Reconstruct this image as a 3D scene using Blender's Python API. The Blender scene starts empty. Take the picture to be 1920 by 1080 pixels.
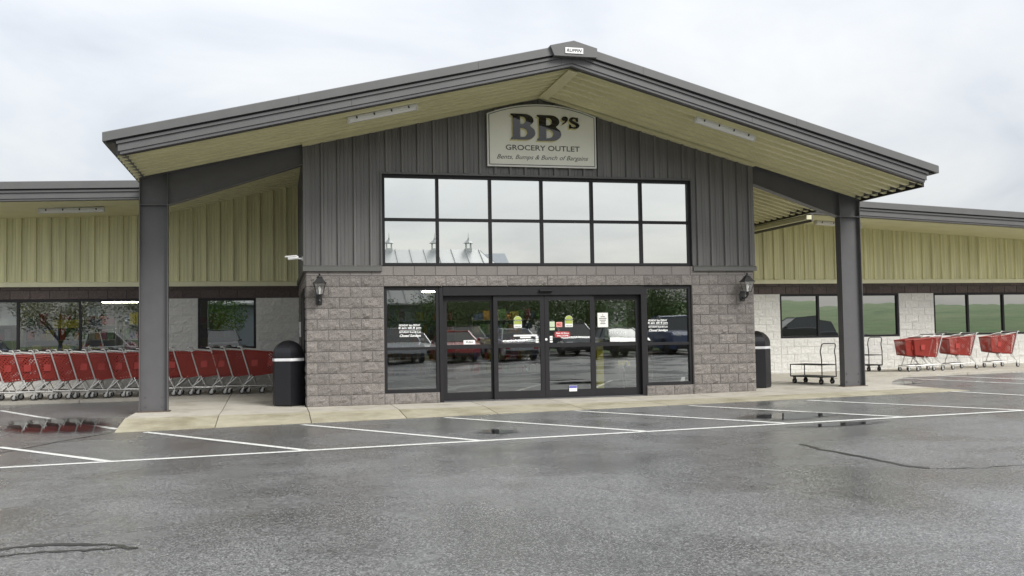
import bpy, bmesh, math, random
from mathutils import Vector, Matrix, noise
random.seed(7)
scene = bpy.context.scene
COL = scene.collection
PI = math.pi

# ------------------------------------------------------------------ camera
def make_camera():
    loc = Vector((-0.572, -18.5744, 1.31454)); yaw, pit, rol = 0.2389765, 0.0459259, -0.0163903
    f = Vector((math.sin(yaw)*math.cos(pit), math.cos(yaw)*math.cos(pit), math.sin(pit)))
    r = Vector((math.cos(yaw), -math.sin(yaw), 0)); u = r.cross(f)
    c, s = math.cos(rol), math.sin(rol)
    r2, u2 = c*r + s*u, -s*r + c*u
    cam = bpy.data.cameras.new('camera'); o = bpy.data.objects.new('camera', cam); COL.objects.link(o)
    m = Matrix((r2, u2, -f)).transposed().to_4x4(); m.translation = loc
    o.matrix_world = m
    cam.sensor_width = 36; cam.lens = 1830/1920*36; cam.clip_end = 2000; cam.clip_start = 0.05
    scene.camera = o
make_camera()

# ------------------------------------------------------------------ sky and sun
SUN_EL, SUN_AZ = math.radians(42), math.radians(148)
def make_world():
    w = bpy.data.worlds.new('World'); scene.world = w; w.use_nodes = True
    nt = w.node_tree; N = nt.nodes; L = nt.links; N.clear()
    out = N.new('ShaderNodeOutputWorld'); bg = N.new('ShaderNodeBackground'); bg.inputs[1].default_value = 0.1
    sky = N.new('ShaderNodeTexSky'); sky.sky_type = 'NISHITA'; sky.sun_disc = False
    sky.sun_elevation = SUN_EL; sky.sun_rotation = SUN_AZ; sky.dust_density = 3
    tc = N.new('ShaderNodeTexCoord'); sep = N.new('ShaderNodeSeparateXYZ'); L.new(tc.outputs['Generated'], sep.inputs[0])
    def math_(op, a, b=None, clamp=False):
        n = N.new('ShaderNodeMath'); n.operation = op; n.use_clamp = clamp
        for i, v in enumerate((a, b)):
            if v is None: continue
            if isinstance(v, (int, float)): n.inputs[i].default_value = v
            else: L.new(v, n.inputs[i])
        return n.outputs[0]
    zc = math_('MAXIMUM', sep.outputs[2], 0.0)
    cie = math_('ADD', math_('MULTIPLY', zc, 1.30), 0.70)          # overcast dome, brighter overhead
    den = math_('ADD', zc, 0.22)
    comb = N.new('ShaderNodeCombineXYZ')
    L.new(math_('DIVIDE', sep.outputs[0], den), comb.inputs[0]); L.new(math_('DIVIDE', sep.outputs[1], den), comb.inputs[1])
    n1 = N.new('ShaderNodeTexNoise'); n1.inputs['Scale'].default_value = 1.25; n1.inputs['Detail'].default_value = 7; n1.inputs['Roughness'].default_value = 0.52; n1.inputs['Distortion'].default_value = 0.5
    L.new(comb.outputs[0], n1.inputs['Vector'])
    n2 = N.new('ShaderNodeTexNoise'); n2.inputs['Scale'].default_value = 0.45; n2.inputs['Detail'].default_value = 3
    L.new(comb.outputs[0], n2.inputs['Vector'])
    cr = N.new('ShaderNodeValToRGB'); e = cr.color_ramp.elements
    e[0].position = 0.41; e[0].color = (3.14, 3.28, 3.50, 1)
    e[1].position = 0.57; e[1].color = (4.16, 4.20, 4.17, 1)
    mid = e.new(0.485); mid.color = (3.66, 3.76, 3.90, 1)
    mix0 = math_('ADD', math_('MULTIPLY', n1.outputs[0], 0.62), math_('MULTIPLY', n2.outputs[0], 0.38))
    L.new(mix0, cr.inputs[0])
    sc = N.new('ShaderNodeVectorMath'); sc.operation = 'SCALE'; L.new(cr.outputs[0], sc.inputs[0]); L.new(cie, sc.inputs['Scale'])
    mx = N.new('ShaderNodeMix'); mx.data_type = 'RGBA'; mx.inputs[0].default_value = 0.10
    L.new(sc.outputs[0], mx.inputs[6]); L.new(sky.outputs[0], mx.inputs[7])
    L.new(mx.outputs[2], bg.inputs[0]); L.new(bg.outputs[0], out.inputs[0])
make_world()
sun = bpy.data.lights.new('sun', 'SUN'); sun.energy = 1.5; sun.angle = math.radians(26); sun.color = (1, .985, .96)
so = bpy.data.objects.new('sun', sun); COL.objects.link(so)
so.rotation_euler = Vector((math.sin(SUN_AZ)*math.cos(SUN_EL), math.cos(SUN_AZ)*math.cos(SUN_EL), math.sin(SUN_EL))).to_track_quat('Z', 'Y').to_euler()
so.location = (0, -30, 40)
vs = scene.view_settings; vs.view_transform = 'Standard'; vs.look = 'None'; vs.gamma = 1; vs.exposure = 1.24; vs.use_curve_mapping = False
scene.render.engine = 'CYCLES'
cy = scene.cycles; cy.use_denoising = True; cy.max_bounces = 8; cy.transparent_max_bounces = 12; cy.glossy_bounces = 4; cy.diffuse_bounces = 4; cy.caustics_reflective = False; cy.caustics_refractive = False
cy.sample_clamp_indirect = 6

# ------------------------------------------------------------------ materials
MATS = {}
def nodes(name):
    m = bpy.data.materials.new(name); m.use_nodes = True; MATS[name] = m
    nt = m.node_tree; return m, nt, nt.nodes, nt.links, nt.nodes['Principled BSDF']
def lerp3(a, k): return tuple(max(0, c*k) for c in a)
def mat(name, col, rough=.5, metal=0, spec=.5, var=0.0, nscale=8, namt=0.15, bump=0.0, bscale=60, objvar=0.0, stretch=None, coat=0, detail=5, dirt=None):
    """noise-mottled principled material in object space; objvar gives each piece its own shade"""
    m, nt, N, L, P = nodes(name)
    tc = N.new('ShaderNodeTexCoord'); src = tc.outputs['Object']
    if stretch:
        mp = N.new('ShaderNodeMapping'); mp.inputs['Scale'].default_value = stretch; L.new(src, mp.inputs[0]); src = mp.outputs[0]
    n = N.new('ShaderNodeTexNoise'); n.inputs['Scale'].default_value = nscale; n.inputs['Detail'].default_value = detail; n.inputs['Roughness'].default_value = .6
    if objvar:
        oi = N.new('ShaderNodeObjectInfo'); off = N.new('ShaderNodeVectorMath'); off.operation = 'SCALE'; off.inputs[0].default_value = (37, 53, 71)
        L.new(oi.outputs['Random'], off.inputs['Scale'])
        ad = N.new('ShaderNodeVectorMath'); L.new(src, ad.inputs[0]); L.new(off.outputs[0], ad.inputs[1]); src = ad.outputs[0]
    L.new(src, n.inputs['Vector'])
    cr = N.new('ShaderNodeValToRGB'); e = cr.color_ramp.elements
    e[0].position = .3; e[0].color = (*lerp3(col, 1-namt), 1); e[1].position = .7; e[1].color = (*lerp3(col, 1+namt), 1)
    L.new(n.outputs[0], cr.inputs[0]); c = cr.outputs[0]
    if objvar:
        mr = N.new('ShaderNodeMapRange'); mr.inputs[3].default_value = 1-objvar; mr.inputs[4].default_value = 1+objvar
        L.new(oi.outputs['Random'], mr.inputs[0])
        s = N.new('ShaderNodeVectorMath'); s.operation = 'SCALE'; L.new(c, s.inputs[0]); L.new(mr.outputs[0], s.inputs['Scale']); c = s.outputs[0]
    if dirt:
        dcol, dscale, dlo, dhi = dirt
        n3 = N.new('ShaderNodeTexNoise'); n3.inputs['Scale'].default_value = dscale; n3.inputs['Detail'].default_value = 6; n3.inputs['Roughness'].default_value = .65
        L.new(src, n3.inputs['Vector'])
        mr = N.new('ShaderNodeMapRange'); mr.inputs[1].default_value = dlo; mr.inputs[2].default_value = dhi; L.new(n3.outputs[0], mr.inputs[0])
        mx = N.new('ShaderNodeMix'); mx.data_type = 'RGBA'; L.new(mr.outputs[0], mx.inputs[0]); L.new(c, mx.inputs[6]); mx.inputs[7].default_value = (*dcol, 1); c = mx.outputs[2]
    L.new(c, P.inputs['Base Color'])
    P.inputs['Roughness'].default_value = rough; P.inputs['Metallic'].default_value = metal; P.inputs['Specular IOR Level'].default_value = spec
    P.inputs['Coat Weight'].default_value = coat
    if bump:
        b = N.new('ShaderNodeTexNoise'); b.inputs['Scale'].default_value = bscale; b.inputs['Detail'].default_value = 6; L.new(src, b.inputs['Vector'])
        bp = N.new('ShaderNodeBump'); bp.inputs['Strength'].default_value = bump; bp.inputs['Distance'].default_value = .02
        L.new(b.outputs[0], bp.inputs['Height']); L.new(bp.outputs[0], P.inputs['Normal'])
    return m
def glass(name, refl, tint, wave=0.0, wscale=1.2, edge=.25, rough=0.0):
    m = bpy.data.materials.new(name); m.use_nodes = True; MATS[name] = m
    nt = m.node_tree; N = nt.nodes; L = nt.links; N.clear()
    o = N.new('ShaderNodeOutputMaterial'); mx = N.new('ShaderNodeMixShader'); t = N.new('ShaderNodeBsdfTransparent'); g = N.new('ShaderNodeBsdfGlossy')
    t.inputs[0].default_value = (*tint, 1); g.inputs[0].default_value = (.97, 1, .98, 1); g.inputs['Roughness'].default_value = rough
    lw = N.new('ShaderNodeLayerWeight'); lw.inputs[0].default_value = .25
    mr = N.new('ShaderNodeMapRange'); mr.inputs[3].default_value = refl; mr.inputs[4].default_value = min(1, refl+edge); L.new(lw.outputs['Facing'], mr.inputs[0])
    L.new(mr.outputs[0], mx.inputs[0]); L.new(t.outputs[0], mx.inputs[1]); L.new(g.outputs[0], mx.inputs[2]); L.new(mx.outputs[0], o.inputs[0])
    if wave:
        tc = N.new('ShaderNodeTexCoord'); n = N.new('ShaderNodeTexNoise'); n.inputs['Scale'].default_value = wscale; n.inputs['Detail'].default_value = 1
        L.new(tc.outputs['Object'], n.inputs['Vector']); b = N.new('ShaderNodeBump'); b.inputs['Strength'].default_value = wave; b.inputs['Distance'].default_value = .02
        L.new(n.outputs[0], b.inputs['Height']); L.new(b.outputs[0], g.inputs['Normal'])
    return m
def emit(name, col, s):
    m, nt, N, L, P = nodes(name); P.inputs['Emission Color'].default_value = (*col, 1); P.inputs['Emission Strength'].default_value = s; P.inputs['Base Color'].default_value = (*col, 1); return m

def asphalt():
    m, nt, N, L, P = nodes('asphalt')
    tc = N.new('ShaderNodeTexCoord'); src = tc.outputs['Object']
    def noise_(sc, det=4, ro=.6, dist=0):
        n = N.new('ShaderNodeTexNoise'); n.inputs['Scale'].default_value = sc; n.inputs['Detail'].default_value = det; n.inputs['Roughness'].default_value = ro; n.inputs['Distortion'].default_value = dist
        L.new(src, n.inputs['Vector']); return n.outputs[0]
    def rng(v, a, b, c, d):
        r = N.new('ShaderNodeMapRange'); r.inputs[1].default_value = a; r.inputs[2].default_value = b; r.inputs[3].default_value = c; r.inputs[4].default_value = d; L.new(v, r.inputs[0]); return r.outputs[0]
    fine = noise_(85, 3, .75); vor = N.new('ShaderNodeTexVoronoi'); vor.inputs['Scale'].default_value = 105; L.new(src, vor.inputs['Vector'])
    sepc = N.new('ShaderNodeSeparateColor'); L.new(vor.outputs['Color'], sepc.inputs[0])
    coarse = noise_(36, 2, .6); big = noise_(.42, 4, .55, .4); med = noise_(1.7, 5, .6)
    cr = N.new('ShaderNodeValToRGB'); e = cr.color_ramp.elements; e[0].position = .36; e[0].color = (.026, .026, .027, 1); e[1].position = .67; e[1].color = (.190, .190, .190, 1)
    fm = N.new('ShaderNodeMath'); fm.operation = 'MULTIPLY_ADD'; fm.inputs[1].default_value = .55; L.new(coarse, fm.inputs[0]); fh = N.new('ShaderNodeMath'); fh.operation = 'MULTIPLY'; fh.inputs[1].default_value = .45; L.new(fine, fh.inputs[0]); L.new(fh.outputs[0], fm.inputs[2])
    L.new(fm.outputs[0], cr.inputs[0])
    agg = N.new('ShaderNodeMix'); agg.data_type = 'RGBA'; L.new(rng(sepc.outputs[0], .70, .95, 0, .85), agg.inputs[0]); L.new(cr.outputs[0], agg.inputs[6]); agg.inputs[7].default_value = (.32, .32, .315, 1)
    sc = N.new('ShaderNodeVectorMath'); sc.operation = 'SCALE'; L.new(agg.outputs[2], sc.inputs[0])
    a = N.new('ShaderNodeMath'); a.operation = 'MULTIPLY'; L.new(rng(big, .36, .60, .72, 1.06), a.inputs[0]); L.new(rng(med, .3, .7, .86, 1.12), a.inputs[1])
    L.new(a.outputs[0], sc.inputs['Scale'])
    # brownish leached stains
    st = N.new('ShaderNodeMix'); st.data_type = 'RGBA'; L.new(rng(noise_(.8, 5, .6, .8), .56, .70, 0, .30), st.inputs[0]); L.new(sc.outputs[0], st.inputs[6]); st.inputs[7].default_value = (.062, .056, .046, 1)
    sp = N.new('ShaderNodeTexVoronoi'); sp.inputs['Scale'].default_value = 2.6; L.new(src, sp.inputs['Vector'])
    spm = N.new('ShaderNodeMix'); spm.data_type = 'RGBA'; L.new(rng(sp.outputs['Distance'], .03, .075, .75, 0), spm.inputs[0]); L.new(st.outputs[2], spm.inputs[6]); spm.inputs[7].default_value = (.018, .018, .018, 1)
    L.new(spm.outputs[2], P.inputs['Base Color'])
    L.new(rng(big, .36, .58, .17, .34), P.inputs['Roughness']); P.inputs['Specular IOR Level'].default_value = .5
    bp = N.new('ShaderNodeBump'); bp.inputs['Strength'].default_value = .20; bp.inputs['Distance'].default_value = .005
    h = N.new('ShaderNodeMath'); h.operation = 'ADD'; L.new(fine, h.inputs[0]); L.new(rng(vor.outputs['Distance'], 0, .6, .6, 0), h.inputs[1])
    L.new(h.outputs[0], bp.inputs['Height']); L.new(bp.outputs[0], P.inputs['Normal'])
asphalt()
def metal_panel(name, col, rough=.42):
    m, nt, N, L, P = nodes(name)
    tc = N.new('ShaderNodeTexCoord'); mp = N.new('ShaderNodeMapping'); mp.inputs['Scale'].default_value = (9, 9, .5); L.new(tc.outputs['Object'], mp.inputs[0])
    n = N.new('ShaderNodeTexNoise'); n.inputs['Scale'].default_value = 1; n.inputs['Detail'].default_value = 5; L.new(mp.outputs[0], n.inputs['Vector'])
    cr = N.new('ShaderNodeValToRGB'); e = cr.color_ramp.elements; e[0].position = .3; e[0].color = (*lerp3(col, .80), 1); e[1].position = .7; e[1].color = (*lerp3(col, 1.14), 1)
    L.new(n.outputs[0], cr.inputs[0]); L.new(cr.outputs[0], P.inputs['Base Color'])
    P.inputs['Roughness'].default_value = rough; P.inputs['Specular IOR Level'].default_value = .5
    n2 = N.new('ShaderNodeTexNoise'); n2.inputs['Scale'].default_value = 2.2; L.new(tc.outputs['Object'], n2.inputs['Vector'])
    bp = N.new('ShaderNodeBump'); bp.inputs['Strength'].default_value = .25; bp.inputs['Distance'].default_value = .012; L.new(n2.outputs[0], bp.inputs['Height']); L.new(bp.outputs[0], P.inputs['Normal'])
    return m
metal_panel('grey_siding', (.152, .147, .142), .30)
metal_panel('tan_siding', (.80, .775, .475), .42)
mat('tan_trim', (.80, .785, .54), .45, namt=.06, nscale=3)
mat('soffit_tan', (.76, .73, .46), .45, namt=.06, nscale=2)
mat('fascia_grey', (.112, .111, .110), .42, namt=.07, nscale=3)
mat('flashing_grey', (.095, .095, .09), .5, namt=.06, nscale=3)
mat('roof_metal', (.20, .20, .20), .45, namt=.08, nscale=2)
mat('steel_grey', (.104, .102, .105), .40, namt=.06, nscale=4, bump=.08, bscale=6)
mat('steel_rust', (.10, .075, .06), .7, namt=.3, nscale=30)
mat('taupe_block', (.208, .190, .177), .92, namt=.32, nscale=46, bump=.7, bscale=45, objvar=.11, spec=.2)
mat('smooth_block', (.226, .207, .195), .9, namt=.12, nscale=55, bump=.12, bscale=90, objvar=.06, spec=.2)
mat('white_block', (.68, .67, .635), .85, namt=.09, nscale=20, bump=.55, bscale=40, objvar=.04, spec=.25)
mat('brown_block', (.115, .094, .088), .9, namt=.2, nscale=30, bump=.5, bscale=40, objvar=.14, spec=.2)
mat('mortar', (.185, .172, .161), .95, namt=.1, nscale=40, bump=.2, bscale=120)
mat('white_mortar', (.66, .65, .615), .9, namt=.06, nscale=30)
mat('brown_mortar', (.10, .085, .08), .9, namt=.1, nscale=30)
mat('bronze', (.016, .015, .017), .5, namt=.1, nscale=5, spec=.3)
mat('bronze_dark', (.012, .012, .013), .4, namt=.1)
glass('upper_glass', .80, (.16, .17, .17), wave=.012, wscale=.9, edge=.15)
glass('door_glass', .27, (.60, .64, .64), wave=.035, wscale=1.5)
glass('wing_glass', .44, (.36, .40, .39), wave=.05, wscale=1.4)
glass('store_glass', .19, (.70, .73, .72), wave=.04, wscale=1.3)
mat('concrete', (.43, .405, .35), .72, namt=.10, nscale=3.5, bump=.25, bscale=70, objvar=.05, dirt=((.30, .27, .215), 1.6, .50, .72), spec=.35)
mat('stained_concrete', (.37, .340, .255), .66, namt=.14, nscale=3.2, bump=.25, bscale=70, objvar=.05, dirt=((.24, .215, .145), 1.3, .46, .66), spec=.4)
mat('lot_paint', (.60, .60, .57), .55, namt=.18, nscale=30, dirt=((.12, .12, .12), 22, .55, .70), bump=.2, bscale=90)
mat('tar', (.012, .012, .012), .3, namt=.3, nscale=20)
def water():
    m, nt, N, L, P = nodes('puddle_water'); P.inputs['Base Color'].default_value = (.020, .020, .020, 1); P.inputs['Roughness'].default_value = .03; P.inputs['IOR'].default_value = 1.33; P.inputs['Specular IOR Level'].default_value = .6
    up = N.new('ShaderNodeCombineXYZ'); up.inputs[1].default_value = -.021; up.inputs[2].default_value = 1; L.new(up.outputs[0], P.inputs['Normal'])   # shading normal tipped forward so the reflection picks up the red carts
    at = N.new('ShaderNodeAttribute'); at.attribute_name = 'wet'; tc = N.new('ShaderNodeTexCoord')
    n = N.new('ShaderNodeTexNoise'); n.inputs['Scale'].default_value = 7; n.inputs['Detail'].default_value = 6; n.inputs['Roughness'].default_value = .65; L.new(tc.outputs['Object'], n.inputs['Vector'])
    a1 = N.new('ShaderNodeMath'); a1.operation = 'MULTIPLY_ADD'; a1.inputs[1].default_value = .75; L.new(n.outputs[0], a1.inputs[0]); L.new(at.outputs['Fac'], a1.inputs[2])
    mr = N.new('ShaderNodeMapRange'); mr.inputs[1].default_value = .52; mr.inputs[2].default_value = .98; mr.inputs[4].default_value = .92; L.new(a1.outputs[0], mr.inputs[0])
    t = N.new('ShaderNodeBsdfTransparent'); mx = N.new('ShaderNodeMixShader'); o = N['Material Output']
    L.new(mr.outputs[0], mx.inputs[0]); L.new(t.outputs[0], mx.inputs[1]); L.new(P.outputs[0], mx.inputs[2]); L.new(mx.outputs[0], o.inputs[0])
water()
mat('bin_black', (.006, .0062, .009), .42, namt=.15, nscale=6, bump=.05, bscale=200)
mat('bin_band', (.72, .72, .74), .4, namt=.06)
mat('cart_red', (.275, .027, .017), .45, namt=.12, nscale=10, spec=.5)
mat('cart_metal', (.56, .555, .53), .35, metal=.45, namt=.08, nscale=20)
mat('cart_label', (.62, .20, .14), .5, namt=.06); mat('cart_label_red', (.33, .034, .026), .5, namt=.06)
mat('cart_handle', (.30, .29, .30), .4, namt=.08)
mat('rubber', (.022, .021, .02), .7, namt=.2, nscale=25)
mat('wheel_grey', (.33, .33, .32), .5, namt=.12, nscale=25)
mat('black_steel', (.028, .029, .027), .45, namt=.15, nscale=12)
mat('lantern_black', (.02, .02, .021), .35, namt=.15, nscale=20)
glass('lantern_glass', .10, (.93, .93, .92))
mat('bulb_white', (.85, .84, .80), .3, namt=.02)
mat('white_plastic', (.78, .78, .77), .35, namt=.04)
mat('lens_black', (.01, .01, .012), .15)
mat('lamp_housing', (.74, .73, .69), .45, namt=.08, nscale=12)
def diffuser():
    m, nt, N, L, P = nodes('lamp_diffuser'); P.inputs['Base Color'].default_value = (.86, .86, .83, 1); P.inputs['Roughness'].default_value = .25
diffuser()
mat('sign_cream', (.88, .875, .775), .32, namt=.03, nscale=3)
mat('sign_white', (.89, .885, .83), .35, namt=.03, nscale=3)
mat('sign_line', (.10, .095, .085), .45)
mat('sign_shadow', (.68, .63, .33), .4, namt=.04)
mat('sign_text', (.075, .07, .06), .45)
def gloss_black():
    m = bpy.data.materials.new('sign_gloss_black'); m.use_nodes = True; MATS['sign_gloss_black'] = m; nt = m.node_tree; N = nt.nodes; L = nt.links
    P = N['Principled BSDF']; P.inputs['Base Color'].default_value = (.014, .012, .014, 1); P.inputs['Roughness'].default_value = .04; P.inputs['IOR'].default_value = 1.62
gloss_black()
mat('plate_white', (.82, .82, .80), .4, namt=.02)
mat('plate_text', (.03, .03, .035), .4)
mat('vinyl_white', (.85, .85, .83), .5, namt=.02)
mat('paper', (.78, .78, .74), .7, namt=.03)
mat('paper_green', (.50, .60, .42), .7, namt=.05)
mat('paper_dark', (.06, .05, .09), .7)
mat('sticker_green', (.34, .40, .08), .5)
mat('sticker_dark', (.05, .08, .02), .5)
mat('sticker_red', (.40, .04, .045), .5)
mat('sticker_pink', (.70, .30, .26), .5)
mat('sticker_blue', (.12, .12, .42), .5)
mat('sign_yellow', (.80, .66, .05), .6, namt=.06)
mat('store_floor_tile', (.30, .29, .27), .35, namt=.1, nscale=2)
mat('store_wall', (.42, .41, .37), .8, namt=.06)
mat('store_ceiling', (.55, .54, .50), .9, namt=.04)
mat('shelf_metal', (.45, .43, .38), .5, namt=.08)
mat('entry_wall', (.10, .10, .095), .7, namt=.1)
emit('tube_lit', (1.0, .97, .70), 14.0)
mat('grass_bank_green', (.070, .125, .034), .9, namt=.40, nscale=1.6, bump=.6, bscale=14, stretch=(.25, 1, 2.2), dirt=((.14, .17, .07), .5, .42, .7))
mat('field_green', (.05, .085, .028), .95, namt=.3, nscale=.8)
mat('leaf_green', (.085, .150, .035), .6, namt=.5, nscale=1.2, objvar=.25)
mat('bark', (.075, .058, .042), .9, namt=.3, nscale=14)
mat('barn_roof', (.36, .365, .36), .45, namt=.06, nscale=1)
mat('barn_wall', (.22, .24, .27), .7, namt=.08)
mat('barn_trim', (.62, .62, .60), .6)
mat('tyre', (.02, .02, .02), .8); mat('rim', (.40, .41, .42), .35, metal=.6)
mat('car_glass', (.015, .018, .02), .05, spec=.8); mat('headlamp', (.70, .71, .72), .15); mat('taillamp', (.45, .02, .02), .25); mat('car_trim', (.02, .02, .02), .5)
for nm, c in (('silver', (.46, .47, .49)), ('white', (.74, .74, .73)), ('black', (.018, .018, .02)), ('red', (.42, .025, .03)), ('blue', (.05, .08, .18)), ('graphite', (.09, .095, .105))):
    mat('paint_'+nm, c, .28, namt=.03, coat=.8)
BOXC = []
for i, c in enumerate(((.55, .10, .06), (.70, .58, .12), (.16, .28, .12), (.62, .60, .55), (.15, .18, .38), (.60, .32, .10), (.40, .09, .16), (.50, .45, .34))):
    BOXC.append(mat('carton_%s' % 'abcdefgh'[i], c, .6, namt=.25, nscale=9))

# ------------------------------------------------------------------ mesh helpers
class MB:
    def __init__(self): self.v = []; self.f = []
    def add(self, vs, fs):
        b = len(self.v); self.v += [tuple(p) for p in vs]; self.f += [tuple(b+i for i in f) for f in fs]; return self
    def box(self, x0, x1, y0, y1, z0, z1):
        return self.add([(x0,y0,z0),(x1,y0,z0),(x1,y1,z0),(x0,y1,z0),(x0,y0,z1),(x1,y0,z1),(x1,y1,z1),(x0,y1,z1)],
            [(3,2,1,0),(4,5,6,7),(0,1,5,4),(1,2,6,5),(2,3,7,6),(3,0,4,7)])
    def hexa(self, p): # eight corners, bottom loop then top loop
        return self.add(p, [(3,2,1,0),(4,5,6,7),(0,1,5,4),(1,2,6,5),(2,3,7,6),(3,0,4,7)])
    def cbox(self, x0, x1, y0, y1, z0, z1, c=.006): # chamfered box
        bm = bmesh.new(); bmesh.ops.create_cube(bm, size=1)
        for v in bm.verts: v.co = ((x0+x1)/2+v.co.x*(x1-x0), (y0+y1)/2+v.co.y*(y1-y0), (z0+z1)/2+v.co.z*(z1-z0))
        bmesh.ops.bevel(bm, geom=bm.edges[:], offset=c, segments=1, affect='EDGES')
        bm.verts.index_update(); self.add([v.co[:] for v in bm.verts], [[v.index for v in f.verts] for f in bm.faces]); bm.free(); return self
    def prism(self, poly, a, b, plane='xz'): # polygon (2D) extruded between a and b along the missing axis
        n = len(poly); P = []
        for t in (a, b):
            for (u, w) in poly: P.append({'xz': (u, t, w), 'yz': (t, u, w), 'xy': (u, w, t)}[plane])
        return self.add(P, [tuple(range(n)), tuple(range(2*n-1, n-1, -1))] + [(i, n+i, n+(i+1) % n, (i+1) % n) for i in range(n)])
    def tube(self, path, r, n=8, caps=True):
        pts = [Vector(p) for p in path]; rings = []; up = None
        for i, p in enumerate(pts):
            d = (pts[min(i+1, len(pts)-1)]-pts[max(i-1, 0)]).normalized()
            if up is None: up = Vector((0, 0, 1)) if abs(d.z) < .9 else Vector((0, 1, 0))
            s = d.cross(up)
            if s.length < 1e-4: s = d.cross(Vector((1, 0, 0)))
            s.normalize(); up = s.cross(d).normalized()
            rr = r[i] if isinstance(r, (list, tuple)) else r
            rings.append([p+rr*(math.cos(2*PI*k/n)*s+math.sin(2*PI*k/n)*up) for k in range(n)])
        fs = []
        for i in range(len(rings)-1):
            for k in range(n): fs.append((i*n+k, i*n+(k+1) % n, (i+1)*n+(k+1) % n, (i+1)*n+k))
        if caps: fs += [tuple(range(n-1, -1, -1)), tuple((len(rings)-1)*n+k for k in range(n))]
        return self.add([p for g in rings for p in g], fs)
    def lathe(self, prof, n=12, c=(0, 0, 0), axis='z', rot=0, caps=True):
        P = []; fs = []
        for (r, h) in prof:
            for k in range(n):
                a = 2*PI*k/n+rot; u, w = r*math.cos(a), r*math.sin(a)
                P.append({'z': (c[0]+u, c[1]+w, c[2]+h), 'y': (c[0]+u, c[1]+h, c[2]+w), 'x': (c[0]+h, c[1]+u, c[2]+w)}[axis])
        for i in range(len(prof)-1):
            for k in range(n): fs.append((i*n+k, i*n+(k+1) % n, (i+1)*n+(k+1) % n, (i+1)*n+k))
        if caps: fs += [tuple(range(n-1, -1, -1)), tuple((len(prof)-1)*n+k for k in range(n))]
        return self.add(P, fs)
    def mesh(self, name, m, smooth=False, fix=True):
        me = bpy.data.meshes.new(name); me.from_pydata(self.v, [], self.f)
        if fix:
            bm = bmesh.new(); bm.from_mesh(me); bmesh.ops.recalc_face_normals(bm, faces=bm.faces); bm.to_mesh(me); bm.free()
        me.materials.append(MATS[m] if isinstance(m, str) else m)
        if smooth:
            for p in me.polygons: p.use_smooth = True
            me.set_sharp_from_angle(angle=math.radians(40))
        me.update(); return me
    def build(self, name, m, parent=None, smooth=False, loc=None, rot=None, fix=True):
        return link(name, self.mesh(name, m, smooth, fix), parent, loc, rot)
def link(name, me, parent=None, loc=None, rot=None):
    o = bpy.data.objects.new(name, me); COL.objects.link(o)
    if parent: o.parent = parent
    if loc: o.location = loc
    if rot: o.rotation_euler = rot
    return o
def empty(name, loc=(0, 0, 0), rz=0, parent=None):
    o = bpy.data.objects.new(name, None); COL.objects.link(o); o.location = loc; o.rotation_euler = (0, 0, rz); o.empty_display_size = .2
    if parent: o.parent = parent
    return o
def tag(o, label, cat, group=None):
    o['label'] = label; o['category'] = cat
    if group: o['group'] = group
    return o
def structure(o, label=None):
    o['kind'] = 'structure'
    if label: o['label'] = label
    return o
def copy_tree(o, parent=None):
    c = o.copy(); COL.objects.link(c); c.parent = parent
    for ch in list(o.children): copy_tree(ch, c)
    return c
def curve_mesh(loops, depth, name, m, y=0.0):
    """closed 2D loops (x,z), even-odd filled, extruded into a plate facing -Y"""
    cu = bpy.data.curves.new(name, 'CURVE'); cu.dimensions = '2D'; cu.fill_mode = 'BOTH'; cu.extrude = depth/2
    for lp in loops:
        s = cu.splines.new('POLY'); s.points.add(len(lp)-1)
        for p, (a, b) in zip(s.points, lp): p.co = (a, b, 0, 1)
        s.use_cyclic_u = True
    return curve_to_mesh(cu, name, m, y)
def curve_to_mesh(cu, name, m, y):
    o = bpy.data.objects.new(name, cu); COL.objects.link(o)
    bpy.context.view_layer.update(); dg = bpy.context.evaluated_depsgraph_get()
    me = bpy.data.meshes.new_from_object(o.evaluated_get(dg)); bpy.data.objects.remove(o); bpy.data.curves.remove(cu)
    for v in me.vertices: v.co = (v.co.x, y-v.co.z, v.co.y)
    me.materials.clear(); me.materials.append(MATS[m]); me.name = name; return me
def text(body, x0, x1, z0, z1, y, m, name, parent, bold=0.0, shear=0.0, depth=.002, keep=False):
    """one line of lettering fitted to a rectangle on a wall facing -Y"""
    cu = bpy.data.curves.new(name, 'FONT'); cu.body = body; cu.size = 1; cu.extrude = depth/2; cu.offset = bold; cu.shear = shear; cu.resolution_u = 3
    me = curve_to_mesh(cu, name, m, 0)
    xs = [v.co.x for v in me.vertices]; zs = [v.co.z for v in me.vertices]
    a, b, c, d = min(xs), max(xs), min(zs), max(zs)
    for v in me.vertices: v.co = (x0+(v.co.x-a)/(b-a)*(x1-x0), y+v.co.y, z0+(v.co.z-c)/(d-c)*(z1-z0))
    return link(name, me, parent)

# ------------------------------------------------------------------ terrain heights
def tilt(x): x = max(-9, min(24, x)); return -.13+.0125*(x+2.8)
def wing_ground(x): return .02 if x < 4 else tilt(x)
def lot_z(x, y):
    t = max(0, min(1, (y+2.3)/5.3)); a = tilt(x)
    return a+(wing_ground(x)-a)*t
def slab_z(x, y):
    s = max(0, .02*(x-9)); e = tilt(x)+.006
    if y < -1.25: k = (y+2.35)/1.10; return e+(max(s, e)-e)*max(0, k)
    s = max(s, e)
    if y > 0: s += (.075 if x < 4 else .05)*min(1, y/3.2)
    return s

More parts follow.
